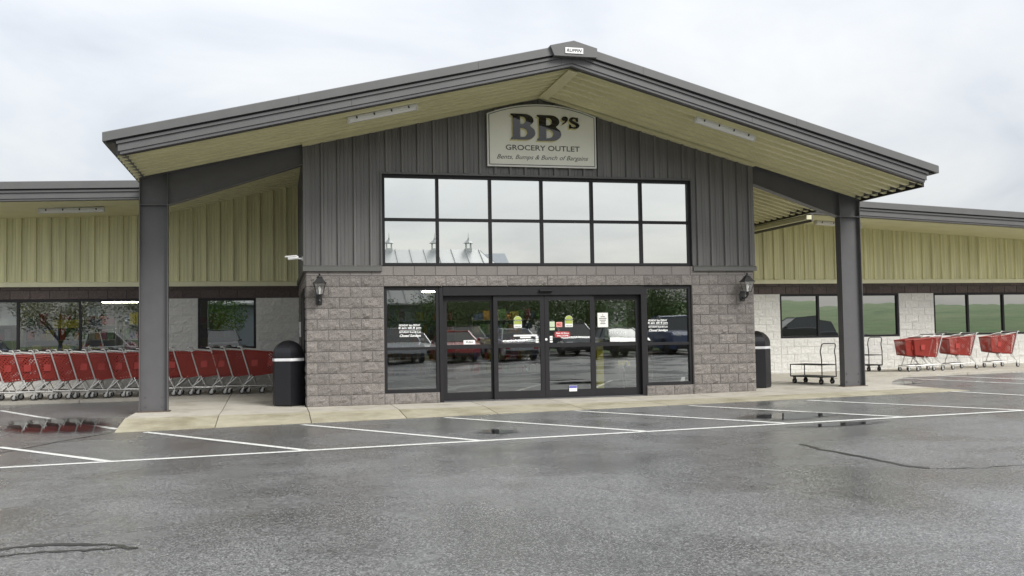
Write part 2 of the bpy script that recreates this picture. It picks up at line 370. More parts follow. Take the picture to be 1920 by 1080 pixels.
# ------------------------------------------------------------------ ground
g = MB().add([(-500, -500, -.45), (500, -500, -.45), (500, 500, -.45), (-500, 500, -.45)], [(0, 1, 2, 3)]).build('ground', 'field_green', fix=False); structure(g, 'green ground around the store')
def make_lot():
    xs = [-60, -30, -15, -9, -7, -5, -4, -3.0, -2, 0, 2, 4, 6, 8, 10, 12.4, 14, 16, 18, 20, 24, 40, 60]
    ys = [-36, -30, -24, -18, -14, -10, -7, -5, -3, -2.35, -1, .5, 2, 3.3, 6]
    mb = MB(); mb.v = [(x, y, lot_z(x, y)) for y in ys for x in xs]; n = len(xs)
    for j in range(len(ys)-1):
        for i in range(n-1):
            if ys[j] >= -2.36 and xs[i] >= -3.01 and xs[i+1] <= 12.41: continue
            mb.f.append((j*n+i, j*n+i+1, (j+1)*n+i+1, (j+1)*n+i))
    o = mb.build('parking_lot', 'asphalt', fix=False); structure(o, 'wet grey asphalt parking lot in front of the store'); return o
LOT = make_lot()
def strip(a, b, w, name, m, h=.004, seg=10, jit=0.0):
    a = Vector(a); b = Vector(b); d = (b-a).normalized(); nrm = Vector((-d.y, d.x)); mb = MB()
    for i in range(seg+1):
        p = a+(b-a)*i/seg; k = w/2*(1+random.uniform(-jit, jit))
        for s in (-1, 1): q = p+nrm*s*k; mb.v.append((q.x, q.y, lot_z(q.x, q.y)+h))
    mb.f = [(2*i, 2*i+2, 2*i+3, 2*i+1) for i in range(seg)]
    o = mb.build(name, m, LOT); return o
LW = .105
strip((-9, -6.20), (24, -6.16), .125, 'painted_line', 'lot_paint', seg=60, jit=.08)
for a, b in (((-2.52, -2.50), (-.21, -6.14)), ((-.15, -2.56), (1.99, -6.14)), ((2.16, -2.56), (4.26, -6.12)), ((4.42, -2.5), (6.38, -6.12)), ((6.48, -2.6), (8.22, -6.12)), ((8.73, -2.7), (10.26, -6.12)),
             ((-4.28, -3.72), (-2.50, -6.14)), ((-5.69, 2.0), (-3.02, -1.85)), ((-6.9, -.4), (-6.2, -1.4)), ((11.5, .1), (12.45, -4.6)), ((13.72, 3.0), (14.6, -2.0)), ((15.05, 3.0), (15.7, -1.5)), ((17.2, 2.8), (17.9, -1.2)), ((19.4, 2.6), (20.1, -1.0))):
    strip(a, b, LW, 'painted_line', 'lot_paint', h=.0045, jit=.08)
def crack(pts, w, name='crack_seal'):
    mb = MB(); P = [Vector(p) for p in pts]; Q = []
    for i in range(len(P)-1):
        for k in range(6): t = k/6; Q.append(P[i]*(1-t)+P[i+1]*t+Vector((random.uniform(-.012, .012), random.uniform(-.03, .03))))
    Q.append(P[-1])
    for i, p in enumerate(Q):
        d = (Q[min(i+1, len(Q)-1)]-Q[max(0, i-1)]).normalized(); n = Vector((-d.y, d.x)); k = w/2*random.uniform(.45, 1.2)*(.35 if i in (0, len(Q)-1) else 1)
        for s in (-1, 1): q = p+n*s*k; mb.v.append((q.x, q.y, lot_z(q.x, q.y)+.0035))
    mb.f = [(2*i, 2*i+2, 2*i+3, 2*i+1) for i in range(len(Q)-1)]
    return mb.build(name, 'tar', LOT)
crack([(5.35, -8.26), (5.28, -8.82), (5.33, -9.5), (5.32, -10.2), (5.42, -10.5)], .07)
crack([(5.45, -10.5), (5.8, -10.66), (6.32, -10.66), (7.2, -10.6)], .03)
crack([(-4.06, -4.54), (-3.64, -3.43), (-3.3, -2.8), (-3.01, -2.25)], .05)
crack([(-2.6, -11.3), (-2.43, -11.1), (-2.13, -11.05), (-1.76, -11.17), (-1.49, -11.43)], .075)
crack([(-2.5, -11.38), (-2.18, -11.30), (-1.87, -11.35), (-1.6, -11.36)], .05)
crack([(12.0, -.2), (12.6, .1), (13.4, .9)], .10)
def puddle(cx, cy, rx, ry, rot, label, seed):
    mb = MB(); n = 44; c, s = math.cos(rot), math.sin(rot); pts = []
    for k in range(n):
        a = 2*PI*k/n; r = 1+.34*noise.noise(Vector((math.cos(a)*1.4+seed, math.sin(a)*1.4, seed*2.3)))+.14*noise.noise(Vector((math.cos(a)*4+seed, math.sin(a)*4, 0)))
        u, w = rx*r*math.cos(a), ry*r*math.sin(a); x, y = cx+u*c-w*s, cy+u*s+w*c; pts.append((x, y, lot_z(x, y)+.0062))
    mid = [((x+cx)/2, (y+cy)/2, lot_z((x+cx)/2, (y+cy)/2)+.0062) for x, y, z in pts]
    mb.add(pts+mid+[(cx, cy, lot_z(cx, cy)+.0062)], [(k, (k+1) % n, n+(k+1) % n, n+k) for k in range(n)]+[(n+k, n+(k+1) % n, 2*n) for k in range(n)])
    o = mb.build('puddle', 'puddle_water', fix=False); at = o.data.attributes.new('wet', 'FLOAT', 'POINT')
    for i in range(2*n+1): at.data[i].value = 0 if i < n else .62 if i < 2*n else 1
    structure(o, label)
puddle(6.95, -5.2, .95, .66, .1, 'bright puddle by the striped bays right of the doors', 1.3)
puddle(-4.12, -.85, .95, 1.7, .5, 'puddle left of the left column mirroring red carts', 2.1)
puddle(6.9, -6.6, .9, .26, .05, 'thin puddle along the long white line', 3.7)
puddle(2.45, -5.2, .34, .42, .2, 'small puddle before the sliding doors', 4.4)
puddle(12.75, .35, 1.1, .5, .5, 'puddle beside the right column foot', 6.9)

# concrete walks
def walk():
    w = empty('entrance_walk'); structure(w, 'pale concrete walk and ramp along the store entrance')
    rnd = random.Random(3)
    def slab(x0, x1, y0, y1, m, zf=slab_z, th=.16, parent=w, lower=0):
        e = .007; x0 += e; x1 -= e; y0 += e*.5; y1 -= e*.5
        top = [(x, y, zf(x, y)) for x, y in ((x0, y0), (x1, y0), (x1, y1), (x0, y1))]
        return MB().hexa([(x, y, z-th) for x, y, z in top]+top).build('concrete_panel', m, parent)
    X = [-3.0, -1.50, 0.0, 1.55, 3.1, 4.65, 6.2, 7.75, 9.3, 10.85, 12.4]
    for a, b in zip(X, X[1:]):
        slab(a, b, -2.35, -1.25, 'stained_concrete'); slab(a, b, -1.25, 0.02, 'concrete')
    for a, b in ((-3.0, -1.5), (-1.5, -.02)):
        slab(a, b, .02, 1.6, 'concrete'); slab(a, b, 1.6, 3.2, 'concrete'); slab(a, b, 3.2, 5.25, 'concrete')
    for a, b in ((9.17, 10.85), (10.85, 12.4)):
        slab(a, b, .02, 1.7, 'concrete'); slab(a, b, 1.7, 3.4, 'concrete'); slab(a, b, 3.4, 5.25, 'concrete')
    for x in (-10.5, -9, -7.5, -6, -4.5): slab(x, x+1.5, 3.2, 5.25, 'concrete', lambda x, y: .075)
    for x in (12.4, 14.2, 16, 17.8, 19.6, 21.4, 23.2): slab(x, x+1.8, 2.2, 5.25, 'concrete', lambda x, y: tilt(x)+.05)
    MB().hexa([(12.4, .1, -.05), (13.2, 1.2, -.05), (14.2, 2.2, -.05), (12.4, 2.2, -.05), (12.4, .1, slab_z(12.4, .1)), (13.2, 1.2, tilt(13.2)+.03), (14.2, 2.2, tilt(14.2)+.05), (12.4, 2.2, slab_z(12.4, 2.2))]).build('concrete_panel', 'concrete', w)
    # joint filler below the panels
    mb = MB(); 
    for a, b in zip(X, X[1:]):
        for y0, y1 in ((-2.33, -1.25), (-1.25, .02)):
            mb.add([(x, y, slab_z(x, y)-.02) for x, y in ((a, y0), (b, y0), (b, y1), (a, y1))], [(0, 1, 2, 3)])
    mb.build('joint_filler', 'tar', w)
walk()

# ------------------------------------------------------------------ building
BLD = tag(empty('store_building'), 'grey and tan metal grocery store with gabled block entrance portico', 'building')
B = .2032; BW = .4064; W = 9.144; RX = 4.57; YW = 5.2
SL, SR = .2375, .2717           # roof slopes left and right of the ridge
RT, ST = 6.40, 6.02             # ridge top and soffit apex
def roof_z(x, top=RT): return top-(SL*(RX-x) if x < RX else SR*(x-RX))
block_cache = {}
def block_mesh(w, h, m, variant, rough):
    key = (round(w, 3), round(h, 3), m, variant)
    if key in block_cache: return block_cache[key]
    nx, nz = max(2, int(round(w/.058))), max(2, int(round(h/.05))); e = .0035; ch = .007
    rnd = random.Random(hash(key) & 0xffff); sd = rnd.random()*100
    mb = MB(); g = []
    for j in range(nz+1):
        row = []
        for i in range(nx+1):
            edge = i in (0, nx) or j in (0, nz)
            x = e+ch*.6+(w-2*e-1.2*ch)*i/nx; z = e+ch*.6+(h-2*e-1.2*ch)*j/nz
            if not edge: x += rnd.uniform(-.010, .010)*(rough > 0); z += rnd.uniform(-.008, .008)*(rough > 0)
            d = (.006 if edge else rough*(.45+.9*noise.noise(Vector((x*9+sd, z*9, sd)))+rnd.uniform(-.35, .35))) if rough else .006
            row.append(len(mb.v)); mb.v.append((x-w/2, -max(d, .002), z-h/2))
        g.append(row)
    for j in range(nz):
        for i in range(nx): mb.f.append((g[j][i], g[j][i+1], g[j+1][i+1], g[j+1][i]))
    ring = [g[0][i] for i in range(nx+1)]+[g[j][nx] for j in range(1, nz+1)]+[g[nz][i] for i in range(nx-1, -1, -1)]+[g[j][0] for j in range(nz-1, 0, -1)]
    b = len(mb.v)
    for k in ring:
        x, y, z = mb.v[k]; mb.v.append((max(-w/2+e, min(w/2-e, x*1.2)), .03, max(-h/2+e, min(h/2-e, z*1.2))))
    n = len(ring)
    for k in range(n): mb.f.append((ring[(k+1) % n], ring[k], b+k, b+(k+1) % n))
    me = mb.mesh('block', m, fix=True); block_cache[key] = me; return me
rb = random.Random(11)
def lay(parent, x0, x1, z0, courses, y, m, rough=.022, first=0, zmax=None, axis='x', sx=0.0, stuff=None):
    """running-bond courses between x0 and x1 (wall facing -Y, or -X when axis is 'y')"""
    for c in range(courses):
        za = z0+c*B; zb = za+B
        if zmax: zb = min(zb, zmax)
        if zb-za < .04: continue
        off = sx+(BW/2 if (c+first) % 2 else 0)
        k = math.floor((x0-off)/BW); edges = [x0]
        while True:
            k += 1; e = off+k*BW
            if e >= x1-.03: break
            if e > x0+.03: edges.append(e)
        edges.append(x1)
        for a, b in zip(edges, edges[1:]):
            w = b-a; h = zb-za
            me = block_mesh(w, h, m, rb.randrange(10 if abs(w-BW) < .01 else 3), rough)
            if stuff is not None:
                bb = len(stuff.v)
                for v in me.vertices: stuff.v.append((v.co.y+y, (a+b)/2-v.co.x, v.co.z+(za+zb)/2) if axis == 'y' else (v.co.x+(a+b)/2, v.co.y+y, v.co.z+(za+zb)/2))
                for p in me.polygons: stuff.f.append(tuple(bb+i for i in p.vertices))
            else:
                o = link('block', me, parent, ((a+b)/2, y+rb.uniform(-.002, .002), (za+zb)/2))
# --- entrance block wall
OX0, OX1 = 1.445, 7.755
EW = MB().box(0.012, OX0, .004, .20, -.1, 2.62).box(OX1, W-.012, .004, .20, -.1, 2.62).box(OX0, OX1, .004, .20, 11*B+.004, 2.62).box(OX0, 2.50, .004, .20, -.1, B-.002).box(6.73, OX1, .004, .20, -.1, B-.002).build('entrance_wall', 'mortar', BLD)
lay(EW, 0, OX0, 0, 12, 0, 'taupe_block', rough=.028, first=0)
lay(EW, OX1, W, 0, 12, 0, 'taupe_block', rough=.028, first=0)
lay(EW, OX0, OX1, 11*B, 1, 0, 'taupe_block', first=1)
lay(EW, OX0, 2.50, 0, 1, 0, 'taupe_block'); lay(EW, 6.73, OX1, 0, 1, 0, 'taupe_block')
lay(EW, 0, W, 12*B, 1, 0, 'smooth_block', rough=0, zmax=2.625, first=0)
# --- portico side walls
SWm = MB().box(.012, .2, .2, YW, -.1, 2.62).box(W-.2, W-.012, .2, YW, -.1, 2.62).build('side_wall', 'mortar', BLD)
st = MB(); lay(None, .02, .55, 0, 12, 0, 'taupe_block', axis='y', stuff=st); lay(None, 2.65, YW, 0, 12, 0, 'taupe_block', axis='y', stuff=st); lay(None, .55, 2.65, 11*B, 1, 0, 'taupe_block', axis='y', stuff=st, first=1); lay(None, .02, YW, 12*B, 1, 0, 'smooth_block', rough=0, zmax=2.52, axis='y', stuff=st)
o = st.build('side_block', 'taupe_block', SWm); o['kind'] = 'stuff'
sd = MB().box(-.03, .012, .55, .63, 0.03, 2.23).box(-.03, .012, 2.57, 2.65, 0.03, 2.23).box(-.03, .012, .63, 2.57, 2.14, 2.23).box(-.02, .012, .63, 2.57, .03, 2.14).build('side_door', 'bronze', BLD)
MB().box(-.06, -.03, 2.62, 2.90, 1.30, 1.62).build('notice_plate', 'plate_white', BLD)

# --- ribbed metal panels
PITCH = .3048
PROF = [(0, .050), (.020, .050), (.034, 0), (.105, 0), (.110, .006), (.126, .006), (.132, 0), (.172, 0), (.178, .006), (.194, .006), (.200, 0), (PITCH-.034, 0), (PITCH-.020, .050)]
SPROF = [(0, .066), (.055, .066), (.066, 0), (.238, 0), (.250, .066)]
def prof_pts(s0, s1, org=0.0, PROF=PROF):
    def hgt(s):
        t = (s-org) % PITCH; P = PROF+[(PITCH, PROF[0][1])]
        for (a, ha), (b, hb) in zip(P, P[1:]):
            if a <= t <= b: return ha+(hb-ha)*(t-a)/(b-a) if b > a else ha
        return 0
    pts = [s0]; k = math.floor((s0-org)/PITCH)
    while org+k*PITCH < s1:
        for a, _ in PROF:
            s = org+k*PITCH+a
            if s0+1e-4 < s < s1-1e-4: pts.append(s)
        k += 1
    pts.append(s1); return [(s, hgt(s)) for s in pts]
def siding(parent, s0, s1, zb, zt, pos, m, name='siding_panel', face='-y', split=()):
    """ribbed panels 0.914 m wide between s0 and s1, zb/zt functions of s"""
    org = math.floor(s0/.9144)*.9144; cuts = sorted(set([s0, s1]+[c for c in split if s0 < c < s1]+[org+k*.9144 for k in range(60) if s0+.02 < org+k*.9144 < s1-.02]))
    for a, b in zip(cuts, cuts[1:]):
        mb = MB(); pp = prof_pts(a, b, org)
        lap = .0012*(len(parent.children) % 2)
        for s, h in pp:
            for z in (zb(s), zt(s)):
                mb.v.append((s, pos-h-lap, z) if face == '-y' else (pos-h-lap, s, z) if face == '-x' else (pos+h+lap, s, z))
        mb.f = [(2*i, 2*i+2, 2*i+3, 2*i+1) for i in range(len(pp)-1)]
        mb.build(name, m, parent, fix=False)
FS = MB().box(.03, W-.03, .06, .2, 4.40, 4.70).box(.03, OX0, .06, .2, 2.63, 4.40).box(OX1, W-.03, .06, .2, 2.63, 4.40).prism([(.03, 4.70), (W-.03, 4.70), (W-.03, roof_z(W, ST)-.02), (RX, ST-.02), (.03, roof_z(0, ST)-.02)], .06, .2).build('front_siding', 'bronze_dark', BLD)
top = lambda x: roof_z(x, ST)-.01
siding(FS, 0.0, OX0-.02, lambda s: 2.60, top, .03, 'grey_siding')
siding(FS, OX0-.02, OX1+.02, lambda s: 4.42, top, .03, 'grey_siding', split=(RX,))
siding(FS, OX1+.02, W, lambda s: 2.60, top, .03, 'grey_siding')
for a, b in ((-.055, OX0-.03), (OX1+.03, W+.055)): MB().prism([(-.055, 2.525), (.04, 2.525), (.04, 2.635), (-.012, 2.635), (-.05, 2.60)], a, b, 'yz').build('base_flashing', 'flashing_grey', BLD)
MB().box(-.055, .03, -.0, YW-.02, 2.525, 2.63).build('base_flashing', 'flashing_grey', BLD)
MB().box(-.045, .065, -.012, .03, 2.64, top(0)).build('corner_trim', 'grey_siding', BLD); MB().box(W-.065, W+.045, -.012, .03, 2.64, top(W)).build('corner_trim', 'grey_siding', BLD)
# tan angle along the wall head
for xa, xb in ((-.05, RX), (RX, W+.05)):
    MB().hexa([(xa, -.10, roof_z(xa, ST)-.055), (xb, -.10, roof_z(xb, ST)-.055), (xb, .02, roof_z(xb, ST)-.055), (xa, .02, roof_z(xa, ST)-.055), (xa, -.10, roof_z(xa, ST)+.01), (xb, -.10, roof_z(xb, ST)+.01), (xb, .02, roof_z(xb, ST)+.01), (xa, .02, roof_z(xa, ST)+.01)]).build('wall_head_trim', 'soffit_tan', BLD)
SS = MB().box(.06, .2, .2, YW, 2.63, 4.85).box(W-.2, W-.06, .2, YW, 2.63, 4.7).build('side_siding', 'bronze_dark', BLD)
siding(SS, 0.03, YW, lambda s: 2.60, lambda s: roof_z(0, ST)-.01, .03, 'grey_siding', face='-x')
siding(SS, 0.03, YW, lambda s: 2.60, lambda s: roof_z(W, ST)-.01, W-.03, 'grey_siding', face='+x')
# --- wings
def wing_soffit(x, y): # underside of the low main roof
    t = (y-2.8)/(YW-2.8)
    if x < 4: f = 4.138+.05*(x+5.92); w = 4.17+.037*(x+3.2)
    else: f = 4.028-.0453*(x-13.55); w = 4.2-.053*(x-12)
    return f+(w-f)*t
RS0, RS1 = -3.0, 11.75           # soffit ends at the eaves
def wing_top(x):
    if RS0 < x < RS1: return roof_z(x, ST)+.03
    return wing_soffit(x, YW)+.02
LWn = [(-9.6, -3.56), (-2.305, -.997)]; RWn = [(12.62, 16.26), (17.37, 22.1)]
ZS0, ZS1 = 1.045, 11*B
def wing(x0, x1, wins, name):
    mb = MB(); xs = [x0]+[v for w in wins for v in w]+[x1]
    for a, b in zip(xs[0::2], xs[1::2]):
        if b > a: mb.box(a, b, YW+.004, YW+.2, -.2, 11*B)
    for a, b in wins: mb.box(a, b, YW+.004, YW+.2, -.2, ZS0)
    wl = mb.build(name, 'white_mortar', BLD)
    bd = MB().box(x0, x1, YW+.012, YW+.2, 11*B, 2.56).build('brown_band', 'brown_mortar', BLD)
    lay(bd, x0, x1, 11*B, 2, YW, 'brown_block', rough=.012, first=1, zmax=2.53)
    return wl
VX0, VX1 = -6.9, 20.8            # the strip of wing wall in view
WL = wing(-10.5, 0.0, LWn, 'wing_wall'); WR = wing(W, 24, RWn, 'wing_wall')
def lay_wing(wl, x0, x1, wins, lo):
    xs = [x0]+[v for w in wins for v in w if x0 < v < x1]+[x1]
    if xs[1] < xs[0]: xs = xs[1:]
    segs = []
    for a, b in zip(xs, xs[1:]):
        inw = any(w[0]-.01 <= a and b <= w[1]+.01 for w in wins)
        segs.append((a, b, inw))
    for a, b, inw in segs:
        if inw: lay(wl, a, b, lo*B, 5-lo, YW, 'white_block', rough=.014, first=lo)
        else: lay(wl, a, b, lo*B, 11-lo, YW, 'white_block', rough=.014, first=lo)
lay_wing(WL, -3.56, 0, [LWn[1]], 3)
lay_wing(WR, 11.6, 20.8, RWn, 0)
far = MB(); lay(None, -10.5, -3.56, 0, 5, YW, 'white_block', rough=.014, stuff=far); lay(None, -3.56, 0, 0, 3, YW, 'white_block', rough=.014, stuff=far)
o = far.build('hidden_block', 'white_block', WL); o['kind'] = 'stuff'
far = MB(); lay(None, 20.8, 24, 0, 5, YW, 'white_block', rough=.014, stuff=far); lay(None, 22.1, 24, 5*B, 6, YW, 'white_block', rough=.014, stuff=far); lay(None, W, 11.6, 0, 11, YW, 'white_block', rough=.014, stuff=far)
o = far.build('outer_block', 'white_block', WR); o['kind'] = 'stuff'
TSL = MB().box(-10.5, .2, YW+.05, YW+.2, 2.56, 4.05).prism([(-3.0, 4.05), (.2, 4.05), (.2, roof_z(.2)-.1), (-3.0, roof_z(-3)-.1)], YW+.051, YW+.2).build('wing_siding', 'bronze_dark', BLD)
TSR = MB().box(W-.2, 24, YW+.05, YW+.2, 2.56, 3.6).prism([(W-.2, 3.6), (12.2, 3.6), (12.2, roof_z(12)-.1), (W-.2, roof_z(W-.2)-.1)], YW+.051, YW+.2).build('wing_siding', 'bronze_dark', BLD)
siding(TSL, -10.5, .05, lambda s: 2.60, wing_top, YW+.02, 'tan_siding', split=(RS0,))
siding(TSR, W-.05, 24, lambda s: 2.60, wing_top, YW+.02, 'tan_siding', split=(RS1,))
for a, b in ((-10.5, -.03), (W+.03, 24)): MB().prism([(YW-.05, 2.515), (YW+.03, 2.515), (YW+.03, 2.63), (YW-.03, 2.63), (YW-.05, 2.61)], a, b, 'yz').build('base_trim', 'tan_trim', BLD)

# --- soffits
SO = MB().hexa([(RS0, -2.08, roof_z(RS0, ST)+.08), (RX, -2.08, ST+.08), (RX, YW, ST+.08), (RS0, YW, roof_z(RS0, ST)+.08), (RS0, -2.08, roof_z(RS0, ST)+.10), (RX, -2.08, ST+.10), (RX, YW, ST+.10), (RS0, YW, roof_z(RS0, ST)+.10)]).hexa([(RX, -2.08, ST+.08), (RS1, -2.08, roof_z(RS1, ST)+.08), (RS1, YW, roof_z(RS1, ST)+.08), (RX, YW, ST+.08), (RX, -2.08, ST+.10), (RS1, -2.08, roof_z(RS1, ST)+.10), (RS1, YW, roof_z(RS1, ST)+.10), (RX, YW, ST+.10)]).build('portico_soffit', 'bronze_dark', BLD)
def soffit_panels(xa, xb, y0, y1):
    org = -2.08; k = 0; cuts = [y0]+[org+i*.9144 for i in range(1, 12) if y0 < org+i*.9144 < y1]+[y1]
    for a, b in zip(cuts, cuts[1:]):
        mb = MB(); pp = prof_pts(a, b, org, SPROF)
        for y, h in pp:
            for x in (xa, xb): mb.v.append((x, y, roof_z(x, ST)+.058-h))
        mb.f = [(2*i, 2*i+1, 2*i+3, 2*i+2) for i in range(len(pp)-1)]
        mb.build('soffit_panel', 'soffit_tan', SO, fix=False)
soffit_panels(RS0, RX, -2.08, .03); soffit_panels(RX, RS1, -2.08, .03); soffit_panels(RS0, .03, .03, YW+.03); soffit_panels(W-.03, RS1, .03, YW+.03)
MB().hexa([(RX-.02, -2.08, ST-.045), (RX+.16, -2.08, ST-.085), (RX+.16, -.1, ST-.085), (RX-.02, -.1, ST-.045), (RX-.02, -2.08, ST-.03), (RX+.16, -2.08, ST-.07), (RX+.16, -.1, ST-.07), (RX-.02, -.1, ST-.03)]).build('ridge_trim', 'soffit_tan', SO)
for x in (RS1,):
    z = roof_z(x, ST); MB().box(x-.015, x+.03, -2.05, YW, z-.038, z+.08).build('eave_closure', 'bronze_dark', SO); MB().box(x+.03, x+.16, 2.3, YW, z-.16, z-.06).build('eave_trim', 'tan_trim', SO)
    MB().box(x+.16, x+.19, 2.3, YW, z-.22, z-.02).build('eave_trim', 'fascia_grey', SO)
WS = empty('wing_soffit', parent=BLD)
for xs in ([-10.5, -8.7, -6.9, -5.1, RS0-.2], [RS1+.2, 13.5, 15.3, 17.1, 18.9, 20.7, 22.5, 24]):
    for a, b in zip(xs, xs[1:]):
        P = [(a+.004, 2.9), (b-.004, 2.9), (b-.004, YW+.03), (a+.004, YW+.03)]
        MB().hexa([(x, y, wing_soffit(x, y)) for x, y in P]+[(x, y, wing_soffit(x, y)+.03) for x, y in P]).build('soffit_panel', 'soffit_tan', WS)

# --- portico roof and stepped fascia
EL, ER = -3.19, 11.93
RF = empty('portico_roof', parent=BLD)
def rake(x0, x1, ya, yb, d0, d1, name, m):
    """a band following the rake between depths d0..d1 below the roof line"""
    mb = MB(); xs = [x0, RX, x1]
    for x in xs:
        z = roof_z(x); mb.v += [(x, ya, z-d0), (x, yb, z-d0), (x, yb, z-d1), (x, ya, z-d1)]
    for i in range(2):
        a, b = 4*i, 4*i+4; mb.f += [(a, b, b+1, a+1), (a+1, b+1, b+2, a+2), (a+2, b+2, b+3, a+3), (a+3, b+3, b, a)]
    mb.f += [(0, 1, 2, 3), (11, 10, 9, 8)]
    return mb.build(name, m, RF)
def rake_pieces(x0, x1, ya, yb, d0, d1, name, m, n):
    L = x1-x0; cuts = [x0+L*i/n for i in range(n+1)]+[RX]; cuts = sorted(cuts)
    for a, b in zip(cuts, cuts[1:]):
        if b-a < .05: continue
        e = .002; mb = MB(); P = []
        for x in (a+e, b-e):
            z = roof_z(x); P += [(x, ya, z-d0), (x, yb, z-d0), (x, yb, z-d1), (x, ya, z-d1)]
        mb.add(P, [(0, 4, 5, 1), (1, 5, 6, 2), (2, 6, 7, 3), (3, 7, 4, 0), (0, 1, 2, 3), (7, 6, 5, 4)]); mb.build(name, m, RF)
rake_pieces(EL, ER, -2.31, -2.21, .0, .135, 'rake_gutter', 'fascia_grey', 5)
rake(EL+.06, ER-.06, -2.24, -2.12, .135, .165, 'shadow_gap', 'bronze_dark')
rake(EL+.20, ER-.20, -2.265, -2.14, .165, .208, 'fascia_step', 'fascia_grey')
rake_pieces(EL+.22, ER-.22, -2.235, -2.12, .210, .325, 'fascia_board', 'fascia_grey', 4)
rake(EL+.25, ER-.25, -2.215, -2.06, .326, .375, 'fascia_return', 'steel_grey')
for xa, xb in ((EL, RX), (RX, ER)):
    P = [(xa, -2.30), (xb, -2.30), (xb, 7.5), (xa, 7.5)]
    MB().hexa([(x, y, roof_z(x)-.06) for x, y in P]+[(x, y, roof_z(x)+.012) for x, y in P]).build('roof_deck', 'roof_metal', RF)
# eave boxes
for x0, x1, x2, s in ((EL, EL+.17, EL+.33, 1), (ER, ER-.17, ER-.33, -1)):
    z = roof_z(x0); 
    MB().box(min(x0, x1), max(x0, x1), -2.205, 5.1, z-.135, z-.062).build('eave_gutter', 'fascia_grey', RF)
    z2 = roof_z(x1); MB().hexa([(x1, -2.1, z2-.33), (x2, -2.1, z2-.36), (x2, 2.75, z2-.36), (x1, 2.75, z2-.33), (x1, -2.1, z2-.10), (x2, -2.1, z2-.06), (x2, 2.75, z2-.06), (x1, 2.75, z2-.10)]).build('eave_box', 'steel_grey', RF)
RC = MB().prism([(RX-.43, roof_z(RX-.43)+.035), (RX, RT+.035), (RX+.43, roof_z(RX+.43)+.035), (RX+.425, RT-.245), (RX-.36, RT-.245)], -2.37, -2.20).build('ridge_cap', 'fascia_grey', RF)
MB().cbox(RX-.165, RX+.165, -2.385, -2.372, RT-.20, RT-.095, .003).build('name_plate', 'plate_white', RF)
text('RUFFIN', RX-.14, RX+.14, RT-.175, RT-.118, -2.388, 'plate_text', 'plate_lettering', RF, bold=.015, shear=.25)

# --- low main roof over the wings
MR = empty('main_roof', parent=BLD)
def wing_fascia(x0, x1, ft, fb):
    for (ya, yb, d0, d1, m, n) in ((2.69, 2.80, 0, .14, 'fascia_grey', 'rake_gutter'), (2.76, 2.90, .14, .168, 'bronze_dark', 'shadow_gap'), (2.73, 2.86, .168, .21, 'fascia_grey', 'fascia_step'), (2.76, 2.90, .212, .33, 'fascia_grey', 'fascia_board'), (2.78, 2.95, .331, .37, 'steel_grey', 'fascia_return')):
        P = []
        for x in (x0, x1): z = ft(x); P += [(x, ya, z-d0), (x, yb, z-d0), (x, yb, z-d1), (x, ya, z-d1)]
        MB().add(P, [(0, 4, 5, 1), (1, 5, 6, 2), (2, 6, 7, 3), (3, 7, 4, 0), (0, 1, 2, 3), (7, 6, 5, 4)]).build(n, m, MR)
    P = [(x0, 2.7), (x1, 2.7), (x1, 14), (x0, 14)]
    MB().hexa([(x, y, ft(x)-.06) for x, y in P]+[(x, y, ft(x)+.012) for x, y in P]).build('roof_deck', 'roof_metal', MR)
ftl = lambda x: 4.495+.032*(x+5.92); ftr = lambda x: 4.415-.0451*(x-13.55)
wing_fascia(-10.5, -2.9, ftl, None); wing_fascia(11.7, 24, ftr, None)

# --- rigid frame: columns and tapered rafters
def plate(mb, a, b, y0, y1, t): # flange plate between two xz points, thickness t
    a = Vector(a); b = Vector(b); d = (b-a).normalized(); n = Vector((-d.y, d.x))*t/2
    P = [a-n, b-n, b+n, a+n]; mb.hexa([(P[0].x, y0, P[0].y), (P[1].x, y0, P[1].y), (P[1].x, y1, P[1].y), (P[0].x, y1, P[0].y), (P[3].x, y0, P[3].y), (P[2].x, y0, P[2].y), (P[2].x, y1, P[2].y), (P[3].x, y1, P[3].y)])
def frame(xo, xi, zt_o, zt_i, xr, zr_t, zr_b, knee, zf):
    s = 1 if xi > xo else -1
    c = empty('column', parent=BLD)
    lo, hi = min(xo, xi), max(xo, xi)
    MB().prism([(xo, zf), (xi, zf), (xi, zt_i), (xo, zt_o)], .095, .107).build('web', 'steel_grey', c)
    MB().box(min(xo, xo-s*.014), max(xo, xo-s*.014), 0, .2, zf, zt_o).build('flange', 'steel_grey', c)
    MB().box(min(xi, xi+s*.014), max(xi, xi+s*.014), 0, .2, zf, zt_i).build('flange', 'steel_grey', c)
    MB().box(lo+.001, hi-.001, .01, .095, knee-.007, knee+.007).build('stiffener', 'steel_grey', c)
    MB().box(lo-.05, hi+.05, -.03, .23, zf-.01, zf+.014).build('base_plate', 'steel_rust', c)
    bolts = MB()
    for x in (lo+.09, hi-.09):
        for z in (zf+.10, zf+.27): bolts.lathe([(.014, 0), (.014, -.016)], 6, (x, .095, z), axis='y')
    bolts.build('bolts', 'steel_grey', c)
    r = empty('rafter', parent=BLD); x1 = xi+s*.014
    MB().prism([(x1, knee), (xr, zr_b), (xr, zr_t), (x1, zt_i)], .095, .105).build('web', 'steel_grey', r)
    mb = MB(); plate(mb, (x1, knee), (xr, zr_b), 0, .2, .014); mb.build('flange', 'steel_grey', r)
    mb = MB(); plate(mb, (xo, zt_o+.006), (xr, zr_t+.006), 0, .2, .014); mb.build('flange', 'steel_grey', r)
frame(-2.92, -2.46, roof_z(-2.92, ST)-.03, roof_z(-2.46, ST)-.03, .02, roof_z(.02, ST)-.03, 4.56, 3.735, slab_z(-2.7, .1))
